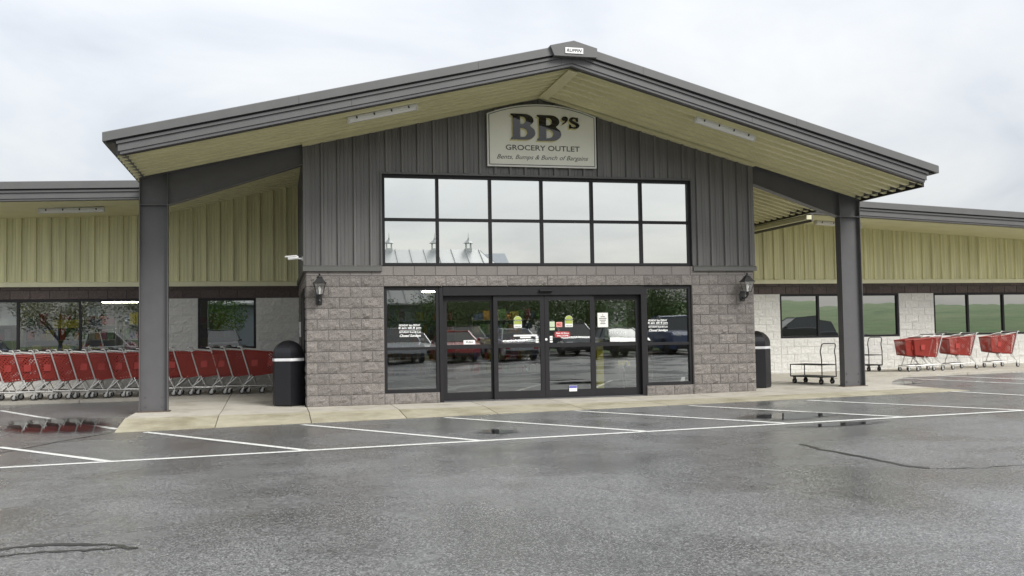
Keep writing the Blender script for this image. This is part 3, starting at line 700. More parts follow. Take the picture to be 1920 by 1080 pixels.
frame(11.69, 11.23, roof_z(11.69, ST)-.03, roof_z(11.23, ST)-.03, W-.02, roof_z(W-.02, ST)-.03, 4.39, 3.69, slab_z(11.4, .1))

# --- upper window
def bars(mb, xs, zs, x0, x1, z0, z1, y0, y1, w):
    mb.box(x0, x0+w, y0, y1, z0, z1); mb.box(x1-w, x1, y0, y1, z0, z1); mb.box(x0+w, x1-w, y0, y1, z1-w, z1); mb.box(x0+w, x1-w, y0, y1, z0, z0+w)
ROT = random.Random(5)
def window(x0, x1, z0, z1, xs, zs, y, gm, w=.055, mw=.052, name='window', tilt_=.0012):
    wn = empty(name, parent=BLD)
    mb = MB(); bars(mb, xs, zs, x0, x1, z0, z1, y-.05, y+.06, w); mb.build('frame', 'bronze', wn)
    X = [x0+w/2]+list(xs)+[x1-w/2]; Z = [z0+w/2]+list(zs)+[z1-w/2]
    for x in xs: MB().box(x-mw/2, x+mw/2, y-.045, y+.055, z0+w, z1-w).build('mullion', 'bronze', wn)
    for z in zs:
        for a, b in zip(X, X[1:]): MB().box(a+mw/2, b-mw/2, y-.040, y+.05, z-mw/2, z+mw/2).build('transom', 'bronze', wn)
    for a, b in zip(X, X[1:]):
        for c, d in zip(Z, Z[1:]):
            mb = MB(); m2 = mw/2-.004; hw, hh = (b-a)/2-m2, (d-c)/2-m2
            mb.add([(-hw, 0, -hh), (hw, 0, -hh), (hw, 0, hh), (-hw, 0, hh)], [(0, 1, 2, 3)])
            mb.build('pane', gm, wn, loc=((a+b)/2, y, (c+d)/2), rot=(ROT.uniform(-tilt_, tilt_), 0, ROT.uniform(-tilt_, tilt_)), fix=False)
    return wn
ux0, ux1 = 1.425, 7.775; ud = (ux1-ux0-.055)/6
window(ux0, ux1, 2.63, 4.39, [ux0+.0275+ud*i for i in range(1, 6)], [3.525], .09, 'upper_glass', w=.058, mw=.058)
MB().box(ux0-.03, ux1+.03, -.02, .03, 4.392, 4.43).build('window_head_trim', 'fascia_grey', BLD)
for a in (ux0-.032, ux1): MB().box(a, a+.032, -.02, .03, 2.64, 4.392).build('window_jamb_trim', 'fascia_grey', BLD)
UB = MB().box(1.44, 7.76, .6, .65, 2.62, 4.7).build('loft_lining', 'entry_wall', BLD)
# --- entrance glazing
window(OX0+.003, 2.51, .208, 2.225, [], [1.045], .10, 'door_glass', w=.06, mw=.055, name='sidelight')
window(6.72, OX1-.003, .208, 2.225, [], [1.045], .10, 'door_glass', w=.06, mw=.055, name='sidelight')
ED = empty('entrance_frame', parent=BLD)
MB().box(2.515, 2.585, .03, .19, 0, 2.225).build('jamb', 'bronze', ED); MB().box(6.65, 6.715, .03, .19, 0, 2.225).build('jamb', 'bronze', ED)
MB().cbox(2.586, 6.649, .02, .20, 2.05, 2.225, .004).build('header', 'bronze', ED)
MB().cbox(4.50, 4.78, -.05, .019, 2.12, 2.165, .012).build('motion_sensor', 'bronze_dark', ED)
MB().box(2.586, 6.649, .02, .22, .0, .022).build('threshold', 'steel_grey', ED)
def door(x0, x1, y, name, lab=None):
    d = empty(name, parent=BLD); w = .085; z0, z1 = .026, 2.046
    MB().box(x0, x0+w, y-.022, y+.022, z0, z1).build('stile', 'bronze', d); MB().box(x1-w, x1, y-.022, y+.022, z0, z1).build('stile', 'bronze', d)
    MB().box(x0+w, x1-w, y-.022, y+.022, z1-.10, z1).build('rail', 'bronze', d); MB().box(x0+w, x1-w, y-.022, y+.022, z0, z0+.15).build('rail', 'bronze', d); MB().box(x0+w, x1-w, y-.022, y+.022, 1.02, 1.10).build('rail', 'bronze', d)
    for a, b in ((z0+.145, 1.025), (1.095, z1-.095)):
        hw, hh = (x1-x0)/2-w+.004, (b-a)/2
        MB().add([(-hw, 0, -hh), (hw, 0, -hh), (hw, 0, hh), (-hw, 0, hh)], [(0, 1, 2, 3)]).build('pane', 'door_glass', d, loc=((x0+x1)/2, y, (a+b)/2), rot=(ROT.uniform(-.002, .002), 0, ROT.uniform(-.002, .002)), fix=False)
    return d
D1 = door(2.588, 3.63, .155, 'fixed_door'); D2 = door(3.585, 4.617, .085, 'sliding_door'); D3 = door(4.623, 5.655, .085, 'sliding_door'); D4 = door(5.61, 6.648, .155, 'fixed_door')
def card(parent, x0, x1, z0, z1, y, m, name='sticker'): return MB().box(x0, x1, y-.0012, y+.0012, z0, z1).build(name, m, parent)
def arch_card(parent, x0, x1, z0, z1, y, m, name='sticker'):
    r = (x1-x0)/2; cx = (x0+x1)/2; pts = [(x0, z0), (x1, z0)]+[(cx+r*math.cos(a), z1-r+r*math.sin(a)) for a in [PI*k/14 for k in range(15)]]
    return MB().prism(pts, y-.001, y+.001).build(name, m, parent)
for d, xa in ((D2, 3.998), (D3, 5.048)):
    arch_card(d, xa, xa+.16, 1.412, 1.642, .079, 'paper'); arch_card(d, xa+.006, xa+.154, 1.48, 1.637, .0765, 'sticker_green'); card(d, xa+.004, xa+.156, 1.545, 1.572, .074, 'sticker_dark')
    text('AUTOMATIC', xa+.016, xa+.144, 1.552, 1.566, .0715, 'vinyl_white', 'lettering', d, bold=.01); text('STAND CLEAR', xa+.02, xa+.14, 1.43, 1.446, .076, 'sticker_dark', 'lettering', d)
card(D2, 3.99, 4.47, 1.243, 1.274, .079, 'vinyl_white'); card(D2, 4.12, 4.34, 1.206, 1.236, .079, 'vinyl_white')
for d, xs in ((D2, 4.437), (D3, 4.728)):
    for z in (1.112, 1.160, 1.205): card(d, xs, xs+.056, z, z+.034, .079, 'vinyl_white')
card(D3, 4.728, 4.832, 1.42, 1.527, .079, 'paper_green'); card(D3, 4.728, 4.832, 1.355, 1.402, .079, 'paper_green'); card(D3, 4.862, 4.989, 1.415, 1.514, .079, 'sticker_pink')
text('NO', 4.88, 4.97, 1.44, 1.49, .075, 'sticker_red', 'lettering', D3, bold=.02)
MB().prism([(4.828+.16+.16*math.copysign(abs(math.cos(a))**.35, math.cos(a)), 1.268+.058*math.copysign(abs(math.sin(a))**.35, math.sin(a))) for a in [2*PI*k/28 for k in range(28)]], .078, .080).build('sticker', 'sticker_red', D3)
text('Rain & Shine', 4.86, 5.12, 1.275, 1.31, .075, 'vinyl_white', 'lettering', D3, bold=.015, shear=.15); text('WELCOME', 4.87, 5.11, 1.226, 1.255, .075, 'vinyl_white', 'lettering', D3, bold=.02)
MB().lathe([(.024, 0), (.024, -.012)], 14, (4.648, .063, 1.174), axis='y').build('lock_cylinder', 'plate_white', D3)
card(D3, 5.104, 5.265, .136, .248, .0595, 'plate_white'); card(D3, 5.108, 5.261, .20, .244, .0565, 'sticker_blue')
card(D1, 3.0, 3.23, 1.105, 1.187, .149, 'plate_white'); text('PUSH', 3.05, 3.18, 1.13, 1.165, .145, 'sign_line', 'lettering', D1, bold=.01)
card(D4, 5.755, 5.975, 1.40, 1.69, .149, 'paper'); card(D4, 6.01, 6.235, 1.105, 1.19, .149, 'plate_white')
for i, (a, b) in enumerate(((.45, .55), (.3, .7), (.15, .85), (.2, .8), (.3, .7), (.25, .75))): card(D4, 5.755+.22*a, 5.755+.22*b, 1.64-.035*i, 1.652-.035*i, .1455, 'sign_line', 'print_line')
# opening hours lettering on both sidelights
for n, xa, dz in (('l', 1.73, 0), ('r', 6.81, .028)):
    h = empty('opening_hours', parent=BLD); y = .092; x = xa
    text('MONDAY thru FRIDAY', x+.01, x+.42, 1.472+dz, 1.512+dz, y, 'vinyl_white', 'lettering', h, bold=.03)
    text('8 am till 8 pm', x, x+.435, 1.412+dz, 1.464+dz, y, 'vinyl_white', 'lettering', h, bold=.03)
    card(h, x+.02, x+.43, 1.396+dz, 1.402+dz, y, 'vinyl_white', 'print_line')
    text('SATURDAY 8 am till 5 pm', x+.012, x+.43, 1.335+dz, 1.38+dz, y, 'vinyl_white', 'lettering', h, bold=.03)
    text('Closed Sundays', x+.02, x+.43, 1.255+dz, 1.318+dz, y, 'vinyl_white', 'lettering', h, bold=.03, shear=.35)

# --- wing windows
window(LWn[0][0], LWn[0][1], ZS0, ZS1-.003, [-8.72, -7.43, -6.145, -4.851], [], YW+.06, 'store_glass', tilt_=.003)
window(LWn[1][0], LWn[1][1], ZS0, ZS1-.003, [], [], YW+.06, 'wing_glass', tilt_=.003)
window(RWn[0][0], RWn[0][1], ZS0, ZS1-.003, [13.78, 15.02], [], YW+.06, 'wing_glass', tilt_=.003)
window(RWn[1][0], RWn[1][1], ZS0, ZS1-.003, [18.5, 19.67, 20.85], [], YW+.06, 'wing_glass', tilt_=.003)

# --- inside the store
fl = MB().box(-10.5, 24, YW+.2, 12, -.06, .06).box(.2, W-.2, .22, YW+.2, -.06, .012).build('store_floor', 'store_floor_tile'); structure(fl, 'tiled floor inside the store')
ce = MB().box(-10.5, 24, YW+.2, 12, 2.75, 2.8).box(.2, W-.2, .65, YW+.2, 2.45, 2.5).build('store_ceiling', 'store_ceiling'); structure(ce, 'pale ceiling inside the store')
bw = MB().box(-10.5, 24, 11.9, 12, .06, 2.75).box(-10.55, -10.5, YW+.2, 12, .06, 2.75).box(24, 24.05, YW+.2, 12, .06, 2.75).box(.0, .3, YW+.2, 11.9, .06, 2.75).box(9.0, 9.3, YW+.2, 11.9, .06, 2.75).build('store_back_wall', 'store_wall'); structure(bw, 'plain back wall inside the store')
def shelf(x0, x1, y, label, seed):
    s = tag(empty('display_shelf', ((x0+x1)/2, y, .06)), label, 'shelf', 'shelves inside the store'); h = (x1-x0)/2; r = random.Random(seed)
    MB().box(-h, h, .22, .26, 0, 1.75).build('back_panel', 'shelf_metal', s)
    for a in (-h, h-.03): MB().box(a, a+.03, -.2, .22, 0, 1.75).build('upright', 'shelf_metal', s)
    for z in (.12, .5, .88, 1.26, 1.64):
        MB().box(-h+.03, h-.03, -.2, .22, z-.025, z).build('shelf_board', 'shelf_metal', s)
        x = -h+.05; groups = {}
        while x < h-.2:
            w = r.uniform(.09, .22); t = r.uniform(.16, .32); m = r.randrange(8); groups.setdefault(m, MB()).box(x, x+w-.012, -.17, .15, z+.001, z+t)
            x += w
        for m, mb in groups.items():
            q = mb.build('products', BOXC[m], s); q['kind'] = 'stuff'
shelf(-9.4, -7.0, 8.6, 'grocery shelf deep behind the leftmost store window', 1); shelf(-6.8, -4.6, 8.9, 'grocery shelf behind the middle of the left windows', 2); shelf(-4.4, -1.6, 8.7, 'grocery shelf behind the single small left window', 3)
shelf(2.2, 4.4, 8.8, 'grocery shelf far behind the left sliding door', 4); shelf(4.9, 7.2, 9.0, 'grocery shelf far behind the right sliding door', 5)
def tubelight(x, y, z, L, label, rz=0):
    t = tag(empty('tube_lamp', (x, y, z), rz), label, 'lamp', 'lit tubes inside the store')
    MB().box(-L/2, L/2, -.06, .06, 0, .05).build('housing', 'white_plastic', t)
    for a in (-L/3, L/3): MB().box(a-.006, a+.006, -.006, .006, .05, max(.09, (2.75 if y > 5 else 2.45)-z)).build('hanger', 'black_steel', t)
    MB().tube([(-L/2+.03, 0, -.02), (L/2-.03, 0, -.02)], .02, 8).build('tube', 'tube_lit', t)
tubelight(-4.20, 7.0, 2.25, 1.0, 'lit yellow tube behind the window beside the left column', .15); tubelight(-7.6, 9.6, 2.66, 1.4, 'lit tube far inside behind the leftmost pane'); tubelight(2.86, 3.2, 2.29, .5, 'lit tube at the top of the left sidelight', .3); tubelight(5.4, 8.2, 2.66, 1.4, 'lit tube far inside behind the sliding doors'); tubelight(15, 9, 2.66, 1.4, 'lit tube inside behind the right windows')
def hanging(x, y, z, w, h, m, label, lines=()):
    s = tag(empty('hanging_sign', (x, y, z)), label, 'sign')
    MB().box(-w/2, w/2, -.004, .004, -h/2, h/2).build('board', m, s)
    MB().tube([(-w/2+.03, 0, h/2), (-w/2+.03, 0, max(h/2+.05, 2.6-z))], .003, 5).build('cord', 'black_steel', s); MB().tube([(w/2-.03, 0, h/2), (w/2-.03, 0, max(h/2+.05, 2.6-z))], .003, 5).build('cord', 'black_steel', s)
    for t, a, b, c, d in lines: text(t, a, b, c, d, -.007, 'sign_line', 'lettering', s, bold=.02)
hanging(-5.35, 6.4, 1.70, .62, .20, 'sign_yellow', 'yellow sign hanging behind the second left window')
hanging(-4.62, 5.6, 1.98, .30, .24, 'paper', 'white paper notice behind the window left of the column')
hanging(-4.58, 5.62, 1.70, .26, .18, 'paper_dark', 'dark notice below the white paper behind the left window')
hanging(-6.45, 5.7, 1.92, .45, .5, 'paper', 'pale poster behind the leftmost pane')
hanging(6.52, 1.2, 1.52, .50, .78, 'paper_green', 'pale green poster inside the right door reading local sweet corn', (('LOCAL', -.17, .17, .26, .34), ('SWEET', -.18, .18, .13, .21), ('CORN', -.15, .15, 0, .08), ('MELONS', -.2, .2, -.28, -.20)))
hanging(-1.75, 6.2, 1.75, .55, .5, 'sign_yellow', 'yellow banner behind the single small left window')
bb = tag(empty('display_sign', (6.45, .55, .66)), 'small yellow BB sign low behind the right door', 'sign'); text("BB's", -.13, .12, -.05, .05, 0, 'sign_yellow', 'lettering', bb, bold=.03); MB().box(-.02, .02, .01, .03, -.648, .0).build('post', 'black_steel', bb)
py = tag(MB().box(6.18, 6.33, 1.5, 1.65, .012, 1.15).build('yellow_post', 'sign_yellow'), 'yellow post standing inside the right fixed door', 'post')

# ------------------------------------------------------------------ sign board
SG = tag(empty('sign_board', (0, 0, 0)), 'cream arched store sign with BB lettering above the upper window', 'sign')
def arch(x0, x1, z0, zs, zp, n=24):
    cx = (x0+x1)/2; h = (x1-x0)/2; s = zp-zs; R = (h*h+s*s)/(2*s); a0 = math.asin(h/R)
    return [(x0, z0), (x1, z0)]+[(cx+R*math.sin(a0-2*a0*k/n), zp-R+R*math.cos(a0-2*a0*k/n)) for k in range(n+1)]
link('panel', curve_mesh([arch(3.485, 5.72, 4.58, 5.62, 5.835)], .045, 'panel', 'sign_white', -.06), SG)
link('face', curve_mesh([arch(3.535, 5.67, 4.632, 5.59, 5.79)], .006, 'face', 'sign_cream', -.0865), SG)
link('border', curve_mesh([arch(3.515, 5.69, 4.610, 5.602, 5.807), arch(3.527, 5.678, 4.622, 5.595, 5.797)], .004, 'border', 'sign_line', -.0872), SG)
def bowl(x0, x1, z0, z1, n=10): # right half bowl from top to bottom
    cz = (z0+z1)/2; return [(x0+(x1-x0)*math.cos(a), cz+(z1-z0)/2*math.sin(a)) for a in [PI/2-PI*k/n for k in range(n+1)]]
def letter_b(x, z, w, h):
    out = [(0, 1), (.0, .955), (.085, .90), (.085, .10), (0, .045), (0, 0)]; out += [(.60, 0)]
    lo = bowl(.60, 1.0, 0, .545)[::-1]; hi = bowl(.57, .93, .515, 1.0)[::-1]
    out += [p for p in lo if p[1] < .50]+[(.80, .525)]+[p for p in hi if p[1] > .56]
    h1 = [(.38, .60), (.38, .90)]+bowl(.46, .62, .60, .90, 8); h2 = [(.38, .10), (.38, .455)]+bowl(.48, .68, .10, .455, 8)
    f = lambda L: [(x+a*w, z+b*h) for a, b in L]
    return [f(out), f(h1), f(h2)]
def apos(x, z, s): return [(x+a*s, z+b*s) for a, b in [(.55, 1), (.25, .95), (.08, .75), (.15, .52), (.38, .45), (.55, .50), (.42, .28), (.10, .06), (.18, 0), (.62, .22), (.86, .55), (.88, .82), (.74, .97)]]
def letter_s(x, z, w, h):
    c = [(.84, .80), (.74, .93), (.52, 1.0), (.26, .96), (.10, .80), (.10, .66), (.24, .52), (.52, .42), (.66, .34), (.66, .22), (.52, .14), (.34, .18), (.24, .30)]
    c2 = [(.80, .64), (.66, .80), (.50, .86), (.38, .80), (.38, .72), (.52, .63), (.78, .53), (.95, .38), (.94, .20), (.78, .05), (.50, -.01), (.22, .05), (.08, .16)]
    return [[(x+a*w, z+b*h) for a, b in [(.84, .96), (.84, .62), (.72, .62), (.62, .82), (.48, .88), (.36, .80), (.38, .70), (.56, .60), (.82, .50), (.96, .34), (.92, .16), (.76, .03), (.50, -.01), (.24, .03), (.16, .0), (.06, .0), (.06, .36), (.18, .36), (.28, .18), (.46, .11), (.62, .16), (.66, .26), (.54, .36), (.30, .46), (.12, .58), (.06, .74), (.12, .90), (.30, 1.0), (.52, 1.0), (.70, .95), (.75, .98)]]]
LB1, LB2, LA, LS = letter_b(3.955, 5.115, .50, .51), letter_b(4.488, 5.105, .50, .51), [apos(4.985, 5.44, .165)], letter_s(5.14, 5.365, .24, .228)
for nm, L in (('letter', LB1), ('letter', LB2), ('apostrophe', LA), ('letter', LS)):
    link(nm+'_shadow', curve_mesh([[(a-.028, b-.030) for a, b in lp] for lp in L], .006, nm+'_shadow', 'sign_shadow', -.0925), SG)
    link(nm, curve_mesh(L, .012, nm, 'sign_gloss_black', -.105), SG)
text('GROCERY OUTLET', 3.85, 5.37, 4.905, 5.01, -.092, 'sign_text', 'lettering', SG, bold=.012)
text('Bents, Bumps & Bunch of Bargains', 3.67, 5.545, 4.70, 4.815, -.092, 'sign_text', 'lettering', SG, shear=.38)

# ------------------------------------------------------------------ lamps and camera on the building
def strip_light(loc, L, slope, label):
    s = tag(empty('strip_light', loc), label, 'light', 'strip lights under the soffits'); s.rotation_euler = (0, -math.atan(slope), 0)
    MB().cbox(-L/2, L/2, -.075, .075, -.045, 0, .008).build('housing', 'lamp_housing', s)
    prof = [(-.07, -.046), (-.062, -.085), (-.03, -.105), (.03, -.105), (.062, -.085), (.07, -.046)]
    MB().prism(prof, -L/2+.03, L/2-.03, 'yz').build('diffuser', 'lamp_diffuser', s, smooth=True)
    for x in (-L/2, L/2-.028): MB().prism([(-.075, -.02), (-.07, -.09), (-.03, -.112), (.03, -.112), (.07, -.09), (.075, -.02)], x, x+.028, 'yz').build('end_cap', 'lamp_housing', s)
    for i in range(4):
        for sgn in (-1, 1): x = -L/2+.16+i*(L-.32)/3; MB().box(x-.012, x+.012, sgn*.075-.008, sgn*.075+.008, -.06, -.02).build('clip', 'black_steel', s)
    return s
strip_light((1.27, -1.62, roof_z(1.27, ST)-.004), 1.25, SL, 'strip light on the portico soffit left of the sign')
strip_light((7.75, -1.72, roof_z(7.75, ST)-.004), 1.25, -SR, 'strip light on the portico soffit right of the sign')
strip_light((-4.80, 3.95, wing_soffit(-4.8, 3.95)-.002), 1.32, .035, 'strip light under the eave left of the left column')
strip_light((13.75, 4.1, wing_soffit(13.75, 4.1)-.002), 1.32, -.05, 'strip light behind the head of the right column')
def lantern(x, label):
    l = tag(empty('wall_lantern', (x, -.01, 2.0)), label, 'lantern', 'wall lanterns beside the entrance'); y = -.24
    MB().cbox(-.055, .055, -.03, -.006, -.10, .10, .006).build('backplate', 'lantern_black', l)
    MB().tube([(0, -.03, -.03), (0, -.10, -.055), (0, -.19, -.03), (0, y, .03), (0, y, .075)], .014, 8).build('arm', 'lantern_black', l, smooth=True)
    MB().lathe([(.02, -.06), (.012, -.03), (.03, 0.0), (.03, .055)], 10, (0, y, .02)).build('finial', 'lantern_black', l, smooth=True)
    def sq(w, z): return [(-w, y-w, z), (w, y-w, z), (w, y+w, z), (-w, y+w, z)]
    b, t = .058, .105; z0, z1 = .085, .285
    MB().hexa(sq(b+.008, z0-.014)+sq(b+.008, z0)).build('base_ring', 'lantern_black', l)
    mb = MB()
    for sx in (-1, 1):
        for sy in (-1, 1): mb.tube([(sx*b, y+sy*b, z0), (sx*t, y+sy*t, z1)], .0065, 4)
    mb.build('cage', 'lantern_black', l)
    mb = MB(); a, c = sq(b-.003, z0), sq(t-.003, z1); mb.add(a+c, [(0, 1, 5, 4), (1, 2, 6, 5), (2, 3, 7, 6), (3, 0, 4, 7)]); mb.build('glass', 'lantern_glass', l, fix=False)
    MB().hexa(sq(t+.018, z1)+sq(t+.018, z1+.014)).build('rim', 'lantern_black', l)
    MB().hexa(sq(t+.004, z1+.014)+sq(.045, z1+.105)).build('roof', 'lantern_black', l)
    MB().hexa(sq(.058, z1+.105)+sq(.058, z1+.115)).build('cap', 'lantern_black', l)
    MB().lathe([(.042, .115), (.032, .14), (.012, .155), (.02, .168), (.008, .185)], 10, (0, y, z1)).build('knob', 'lantern_black', l, smooth=True)
    MB().lathe([(.016, z0), (.017, z0+.05), (.026, z0+.09), (.026, z0+.12), (.012, z0+.145)], 10, (0, y, 0)).build('bulb', 'bulb_white', l, smooth=True)
lantern(.237, 'black wall lantern on the block pier left of the doors'); lantern(8.87, 'black wall lantern on the block pier right of the doors')
sc_ = tag(empty('security_camera', (-.045, .10, 2.77)), 'white bullet security camera at the left corner of the portico', 'camera')
MB().lathe([(.045, 0), (.045, -.02), (.03, -.03)], 14, (0, 0, 0), axis='x').build('mount', 'white_plastic', sc_, smooth=True)
MB().tube([(-.02, 0, 0), (-.08, 0, .0), (-.10, -.01, .015)], .016, 8).build('arm', 'white_plastic', sc_, smooth=True)
cb = MB().lathe([(.030, 0), (.038, -.02), (.038, -.19), (.034, -.20)], 14, (0, 0, 0), axis='x').build('body', 'white_plastic', sc_, smooth=True); cb.location = (-.09, -.02, .022); cb.rotation_euler = (0, -.10, .10)
q = MB().prism([(-.045, .02), (-.045, .045), (.045, .045), (.045, .02), (.04, .02), (.04, .04), (-.04, .04), (-.04, .02)], -.245, -.03, 'yz').build('sunshade', 'white_plastic', sc_); q.location = cb.location; q.rotation_euler = cb.rotation_euler
q = MB().lathe([(.030, -.201), (.028, -.204)], 14, (0, 0, 0), axis='x').build('lens', 'lens_black', sc_); q.location = cb.location; q.rotation_euler = cb.rotation_euler

# ------------------------------------------------------------------ trash bins
def trash_bin(x, y, z, rz, label):
    t = tag(empty('trash_bin', (x, y, z), rz), label, 'trash bin', 'dome topped trash bins beside the portico'); R = .315
    def ring(r, h, n=6): return [(r*math.cos(2*PI*k/n-PI/2), r*math.sin(2*PI*k/n-PI/2), h) for k in range(n)]
    def loft(rs, name, m):
        mb = MB(); n = 6
        for r, h in rs: mb.v += ring(r, h)
        for i in range(len(rs)-1):
            for k in range(n): mb.f.append((i*n+k, i*n+(k+1) % n, (i+1)*n+(k+1) % n, (i+1)*n+k))
        mb.f += [tuple(range(n-1, -1, -1)), tuple((len(rs)-1)*n+k for k in range(n))]; return mb.build(name, m, t)
    loft([(R-.02, 0), (R-.012, .015), (R, .03), (R, .83), (R-.006, .838)], 'body', 'bin_black')
    loft([(R-.004, .838), (R+.002, .845), (R+.002, .885), (R-.004, .892)], 'band', 'bin_band')
    loft([(R-.006, .892), (R, .90), (R, .955)]+[(R*math.cos(a), .955+.275*math.sin(a)) for a in [PI/2*k/9 for k in range(1, 9)]]+[(.012, 1.231)], 'dome', 'bin_black')
    # hinged deposit flap
    mb = MB(); a0 = math.radians(30); mb.hexa([(-.12, -.278, .93), (.12, -.278, .93), (.12, -.272, .93), (-.12, -.272, .93), (-.11, -.262, 1.05), (.11, -.262, 1.05), (.11, -.25, 1.05), (-.11, -.25, 1.05)])
    f = mb.build('deposit_flap', 'bin_black', t); f.rotation_euler = (0, 0, math.radians(90))
trash_bin(-.325, .50, slab_z(-.3, .5), .12, 'black dome topped trash bin against the left block pier'); trash_bin(9.60, .86, slab_z(9.5, .8), math.radians(12), 'black dome topped trash bin half hidden by the right block pier')

# ------------------------------------------------------------------ shopping carts
def lattice(mb, A, Bp, C, D, pitch, w, t=.004, frame_=.014):
    """open diagonal plastic mesh on the quad A B C D (A->B along, A->D up)"""
    A, Bp, C, D = map(Vector, (A, Bp, C, D)); L = ((Bp-A).length+(C-D).length)/2; H = ((D-A).length+(C-Bp).length)/2
    P = lambda u, v: (A*(1-u)+Bp*u)*(1-v)+(D*(1-u)+C*u)*v
    nrm = (Bp-A).cross(D-A).normalized()
    def bar(p, q, w):
        d = (q-p).normalized(); s = d.cross(nrm).normalized()*w/2; n = nrm*t/2
        mb.hexa([p-s-n, q-s-n, q+s-n, p+s-n, p-s+n, q-s+n, q+s+n, p+s+n])
    for sg in (1, -1):
        k = -H
        while k < L+H:
            # line x = k + sg*y (y in 0..H)
            pts = []
            y0, y1 = 0, H; x0, x1 = (k, k+H) if sg == 1 else (k+H, k)
            for xx, yy in ((x0, 0), (x1, H)): pts.append([xx, yy])
            (xa, ya), (xb, yb) = pts
            def cut(lim, up):
                nonlocal xa, ya, xb, yb
                for which in (0, 1):
                    x = xa if which == 0 else xb
                    if (up and x > lim) or (not up and x < lim):
                        if abs(xb-xa) < 1e-6: return
                        tt = (lim-xa)/(xb-xa); yy = ya+tt*(yb-ya)
                        if which == 0: xa, ya = lim, yy
                        else: xb, yb = lim, yy
            if max(xa, xb) > 0 and min(xa, xb) < L:
                cut(0, False); cut(L, True)
                if math.hypot(xb-xa, yb-ya) > .03: bar(P(xa/L, ya/H)+nrm*.002*sg, P(xb/L, yb/H)+nrm*.002*sg, w)
            k += pitch
    for p, q in ((A, Bp), (Bp, C), (C, D), (D, A)): bar(p, q, frame_*1.8)
def make_cart():
    c = empty('shopping_cart')
    rt, rbm, ft, fbm = (.06, .27, .955), (.21, .235, .385), (.955, .205, .865), (.905, .185, .47)   # side panel corners (x, half width, z)
    mb = MB()
    for s in (1, -1):
        q = lambda p: (p[0], s*p[1], p[2]); lattice(mb, q(rbm), q(fbm), q(ft), q(rt), .064, .0175)
    lattice(mb, (fbm[0], -fbm[1], fbm[2]), (fbm[0], fbm[1], fbm[2]), (ft[0], ft[1], ft[2]), (ft[0], -ft[1], ft[2]), .064, .019)
    lattice(mb, (rbm[0], -rbm[1], rbm[2]), (fbm[0], -fbm[1], fbm[2]), (fbm[0], fbm[1], fbm[2]), (rbm[0], rbm[1], rbm[2]), .055, .02)
    mb.build('basket', 'cart_red', c)
    mb = MB()
    rim = [(rt[0], -rt[1], rt[2]), (ft[0]+.005, -ft[1]-.005, ft[2]+.008), (ft[0]+.005, ft[1]+.005, ft[2]+.008), (rt[0], rt[1], rt[2])]
    mb.tube(rim, .013, 8).build('rim', 'cart_red', c)
    mb = MB(); lattice(mb, (rbm[0]+.02, -rbm[1]+.03, rbm[2]+.03), (rbm[0]+.02, rbm[1]-.03, rbm[2]+.03), (rt[0]+.13, rt[1]-.03, rt[2]-.05), (rt[0]+.13, -rt[1]+.03, rt[2]-.05), .06, .02); mb.build('rear_gate', 'cart_red', c)
    mb = MB()
    for x in (.10, .16, .22, .28, .34, .40): mb.tube([(x, -.24, .985-.1*x), (x, .24, .985-.1*x)], .006, 5)
    mb.tube([(.06, -.262, 1.0), (.24, -.262, .985), (.44, -.25, .955), (.44, .25, .955), (.24, .262, .985), (.06, .262, 1.0)], .009, 6); mb.build('child_seat', 'cart_metal', c)
    for s in (1, -1):
        m2 = MB(); m2.tube([(.235, s*.250, .36), (.20, s*.262, .42), (.055, s*.290, .93), (.035, s*.290, 1.00), (.0, s*.288, 1.035), (-.045, s*.282, 1.03)], .0150, 8); m2.build('rear_post', 'cart_metal', c, smooth=True)
        m2 = MB(); m2.tube([(.29, s*.245, .375), (.20, s*.258, .29), (.115, s*.268, .225), (.075, s*.27, .20), (.07, s*.27, .115)], .0125, 8); m2.tube([(.21, s*.25, .385), (.16, s*.262, .30), (.115, s*.268, .228)], .011, 8); m2.build('rear_leg', 'cart_metal', c, smooth=True)
        m2 = MB(); m2.tube([(.60, s*.215, .42), (.62, s*.225, .36), (.71, s*.215, .18)], .010, 8); m2.build('front_leg', 'cart_metal', c, smooth=True)
    m2 = MB(); m2.tube([(.075, .268, .19), (.40, .245, .175), (.80, .195, .165), (.90, .15, .165), (.92, 0, .165), (.90, -.15, .165), (.80, -.195, .165), (.40, -.245, .175), (.075, -.268, .19)], .012, 8); m2.build('lower_rail', 'cart_metal', c, smooth=True)
    m2 = MB()
    for x in (.18, .30, .42, .54, .66, .78): k = .262-.085*(x-.1); m2.tube([(x, -k, .178), (x, k, .178)], .005, 5)
    m2.build('lower_rack', 'cart_metal', c)
    m2 = MB(); m2.tube([(-.045, -.282, 1.03), (-.045, .282, 1.03)], .016, 10); m2.build('handle', 'cart_handle', c, smooth=True)
    for s in (1, -1): MB().box(.60, .74, s*.232-.004, s*.232+.004, .60, .74).build('label_plate', 'cart_label', c).rotation_euler = (0, 0, 0)
    for x, y in ((.06, .27), (.06, -.27), (.84, .18), (.84, -.18)):
        w = empty('caster', (x, y, 0), parent=c)
        MB().lathe([(.02, -.014), (.058, -.014), (.062, -.008), (.062, .008), (.058, .014), (.02, .014)], 16, (-.02, 0, .062), axis='y').build('tyre', 'rubber', w, smooth=True)
        MB().lathe([(.036, -.017), (.036, .017)], 12, (-.02, 0, .062), axis='y').build('hub', 'wheel_grey', w)
        f = MB()
        for s in (-.022, .022): f.hexa([(-.034, s-.002, .05), (-.006, s-.002, .05), (-.006, s+.002, .05), (-.034, s+.002, .05), (-.02, s-.002, .125), (.026, s-.002, .125), (.026, s+.002, .125), (-.02, s+.002, .125)])
        f.box(-.022, .028, -.024, .024, .124, .132).build('fork', 'cart_metal', w)
    return c
cart = make_cart()
